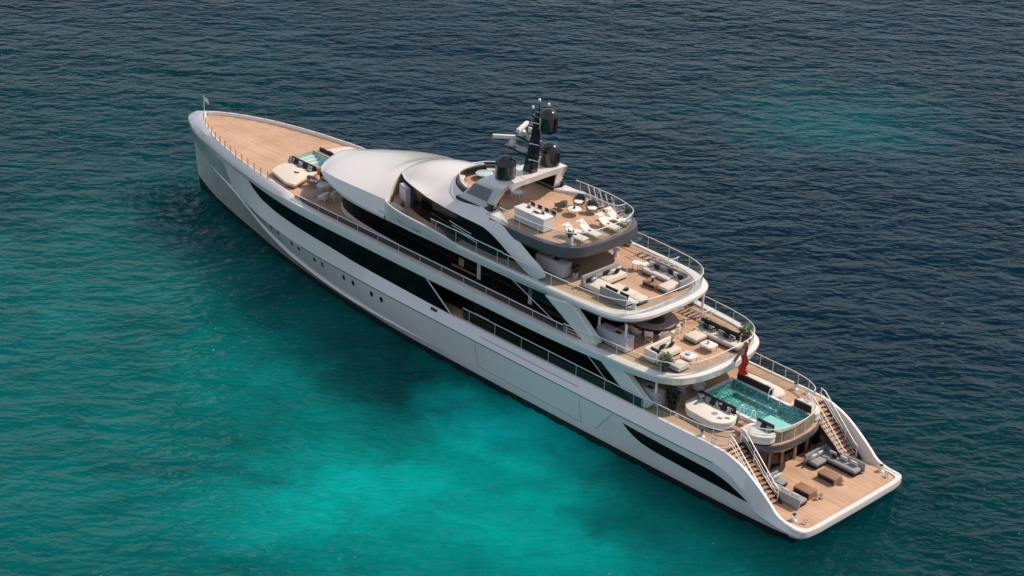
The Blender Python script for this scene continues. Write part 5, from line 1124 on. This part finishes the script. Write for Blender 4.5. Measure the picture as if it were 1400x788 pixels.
rows = [[(a - .02, b + .02, c) for a, b, c in r[7:]] for r in rows[2:6]]; MB().loft(rows).build("canton", mat("blue_white_canton", (.4, .38, .42), .8), e, 60)

# ---- main deck (z 3.8)
zm = 3.8
bar("pale grey bar counter on the main deck beside the slanted strut", (13.6, 3.85, zm), 12.35, 14.85, 3.4, 4.28, 1.0, GREYS, 1)
plant("large dark leafy plant at the stern end of the main deck bar", (11.75, 3.5, zm), 1.75, .8, 130, .26, .5, BLACKF, LEAFD, .34, .15, .5, 21)
tub_chair("white armchair in the shade at the bow end of the pool", (12.1, .55, zm), math.radians(165), SATIN, LINEN, None)
pedestal_table("round pale green drum table in the shade under the main deck overhang", (13.0, 1.35, zm), .55, .5, FROST, .42)
for sgn in (1, -1):
    side = "port" if sgn > 0 else "starboard"
    ya, yb = sorted((sgn * 1.74, sgn * 1.90))
    if sgn > 0: P = [(11.15, 1.75), (11.2, 3.0), (10.5, 3.6), (8.4, 3.72), (7.75, 3.3), (7.55, 2.6), (7.9, 1.75)]
    else: P = [(11.15, -1.75), (11.2, -2.9), (10.5, -3.1), (8.4, -3.1), (7.75, -2.75), (7.6, -2.3), (7.9, -1.75)]
    pad("sunpad", "large cream sunpad on the %s side of the main deck pool" % side, "sunpad", (9.4, sgn * 2.6, zm), P, zm + .60, LINEN if sgn > 0 else CREAM, LINEN, (8.05, 10.95, ya, yb, zm + 1.08), BLACKF, .28)
    P = [(6.75, 1.75), (6.75, 2.95), (6.2, 3.12), (5.3, 3.0), (4.75, 2.45), (4.72, 1.95), (5.0, 1.75)]
    pad("sunpad", "small curved sunpad at the aft corner of the pool, %s side above the stair" % side, "sunpad", (5.8, sgn * 2.3, zm), [(a, sgn * b) for a, b in P], zm + .62, LINEN if sgn > 0 else CREAM, LINEN, (5.05, 6.35, ya, yb, zm + 1.1), BLACKF, .4)
    for k in range(2):
        s_ = tag(MB().rbox(-.36, .36, -.24, .24, 0, .42 - .2 * k, .03, .015).build("pool_boarding_step", TEAKX, None, 40, (7.2, sgn * (2.0 + .5 * k), zm)), ("upper" if k == 0 else "lower") + " teak step up to the pool on the %s side" % side, "step")
G5 = "cushions on the port pool sunpad"
for (x, m, w_, lb) in ((10.65, PRINT, .5, "print cushion at the bow end of the large port pool sunpad"), (10.2, GREYF, .45, "grey cushion second from the bow on the large port pool sunpad"), (9.75, BLACKF, .5, "black cushion in the middle of the large port pool sunpad"), (9.3, PRINT, .5, "print cushion abaft the middle black one on the large port pool sunpad"), (8.85, BLACKF, .45, "black cushion second from the stern on the large port pool sunpad"), (8.4, PRINT, .5, "print cushion at the stern end of the large port pool sunpad")):
    cushion(lb, (x, 2.12 if m is PRINT else 2.06, zm + .6), 0, m, w_, .42, 28, group=G5)
for (x, m, lb) in ((6.1, LINEN, "off white cushion at the bow end of the small port pool sunpad"), (5.72, BLACKF, "black cushion in the middle of the small port pool sunpad"), (5.3, GREYF, "grey cushion at the stern end of the small port pool sunpad")):
    cushion(lb, (x, 2.08, zm + .62), 0, m, .46, .4, 28, group="cushions on the small port pool sunpad")
tag(MB().lathe([(.2, 0), (.21, .02), (.1, .03)], seg=18).build("round_tray", GREYF, None, 40, (8.95, 2.75, zm + .6)), "round grey tray on the large port pool sunpad", "tray")
for k, (x, y) in enumerate(((8.35, 2.95), (8.05, 2.6))):
    tw = tag(MB().rbox(-.16, .16, -.1, .1, 0, .05, .03, .02).build("folded_towel", GREYF, None, 40, (x, y, zm + .6)), ("folded grey towel near the outer edge of the large port pool sunpad", "folded grey towel near the teak steps on the large port pool sunpad")[k], "towel"); tw.rotation_euler.z = .5
pedestal_table("small round white table standing on the starboard pool sunpad", (9.15, -2.55, zm + .6), .27, .2, STONE, .15)
cg = "mooring capstans on the aft decks"; fg = "mooring fairleads on the aft decks"
c1 = cleat("polished capstan at the port edge of the main deck, bow side of the stair", (8.25, 4.68, zm + .01), 0, cg)
f1 = cleat("polished twin horn fairlead at the port main deck edge above the stair", (7.3, 4.68, zm + .01), .2, fg, False)
dup(c1, (8.3, -4.5, zm + .01), 0, "polished capstan at the starboard edge of the main deck"); dup(f1, (7.45, -4.55, zm + .01), -.2, "polished twin horn fairlead at the starboard main deck edge")
dup(c1, (1.15, 4.2, 1.01), 0, "polished capstan on the port corner of the swim deck"); dup(f1, (.5, 4.0, 1.01), .4, "polished twin horn fairlead on the port corner of the swim deck")
dup(c1, (1.15, -4.45, 1.01), 0, "polished capstan on the starboard corner of the swim deck"); dup(f1, (.5, -4.15, 1.01), -.4, "polished twin horn fairlead on the starboard corner of the swim deck")

# ---- swim deck (z 1.0)
zw = 1.0
# sofa() takes (x0, x1, y0, y1, top); add the deck level as the bottom
for sgn in (1, -1):
    side = "port" if sgn > 0 else "starboard"; yo = 3.0 if sgn > 0 else 3.35
    Q = lambda x0, x1, a, b, z: (x0, x1, *sorted((sgn * a, sgn * b)), z)
    sofa("corner_sofa", "grey corner sofa on the %s side of the swim deck beside the stair" % side, "sofa", (3.4, sgn * 2.4, zw),
         [Q(1.75, 4.68, yo - .85, yo, zw + .42), Q(3.85, 4.68, 1.4, yo - .87, zw + .42)], [Q(1.65, 4.7, yo, yo + .14, zw + .70), Q(4.68, 4.84, 1.35, yo + .14, zw + .74)], GREYF, BLACKF, GREYF)
    gq = "cushions on the %s swim deck sofa" % side
    for k, (y, lb) in enumerate(((yo - .95, "outboard"), (1.75, "inboard"))):
        cushion("off white cushion at the %s end of the short %s swim deck sofa back" % (lb, side), (4.52, sgn * y, zw + .42), -PI / 2, LINEN, .6, .42, 24, group=gq)
    for k, (x, lb) in enumerate(((3.9, "nearest the corner"), (3.05, "in the middle"), (2.3, "nearest the stern"))):
        cushion("off white cushion %s along the outboard back of the %s swim deck sofa" % (lb, side), (x, sgn * (yo - .17), zw + .42), 0 if sgn > 0 else PI, LINEN, .62, .36, 24, group=gq)
cushion("small black cushion on the starboard swim deck sofa", (3.65, -2.98, zw + .42), PI, BLACKF, .34, .3, 30)
box_table("open wooden box table before the port swim deck sofa", (2.55, 1.35, zw), 1.95, 3.2, .98, 1.75, .46, WOODB)
box_table("open wooden box table before the starboard swim deck sofa", (2.6, -1.12, zw), 1.95, 3.28, -1.52, -.72, .46, WOODB)
def lantern(label, loc):
    t = thing("lantern", label, "lantern", loc, group="wooden lanterns on the swim deck")
    mb = MB(); mb.lathe([(.12, 0), (.14, .03), (.14, .05)], seg=14); mb.lathe([(.12, .24), (.13, .26), (.08, .29)], seg=14); mb.build("frame", WOODB, t, 40)
    mb = MB(); mb.lathe([(.09, .05), (.09, .24)], seg=12); mb.build("shade", STONE, t, 40)
    mb = MB(); mb.tube(path([(-.1, 0, .27), (0, 0, .42), (.1, 0, .27)], 5), .012, 5); mb.build("handle", INNER, t); return t
ln = lantern("wooden lantern nearest the port box table on the swim deck", (1.72, 1.28, zw))
dup(ln, (1.62, .98, zw), .4, "wooden lantern just inboard of the one by the port box table"); dup(ln, (1.78, -1.3, zw), 0, "wooden lantern beside the starboard box table")
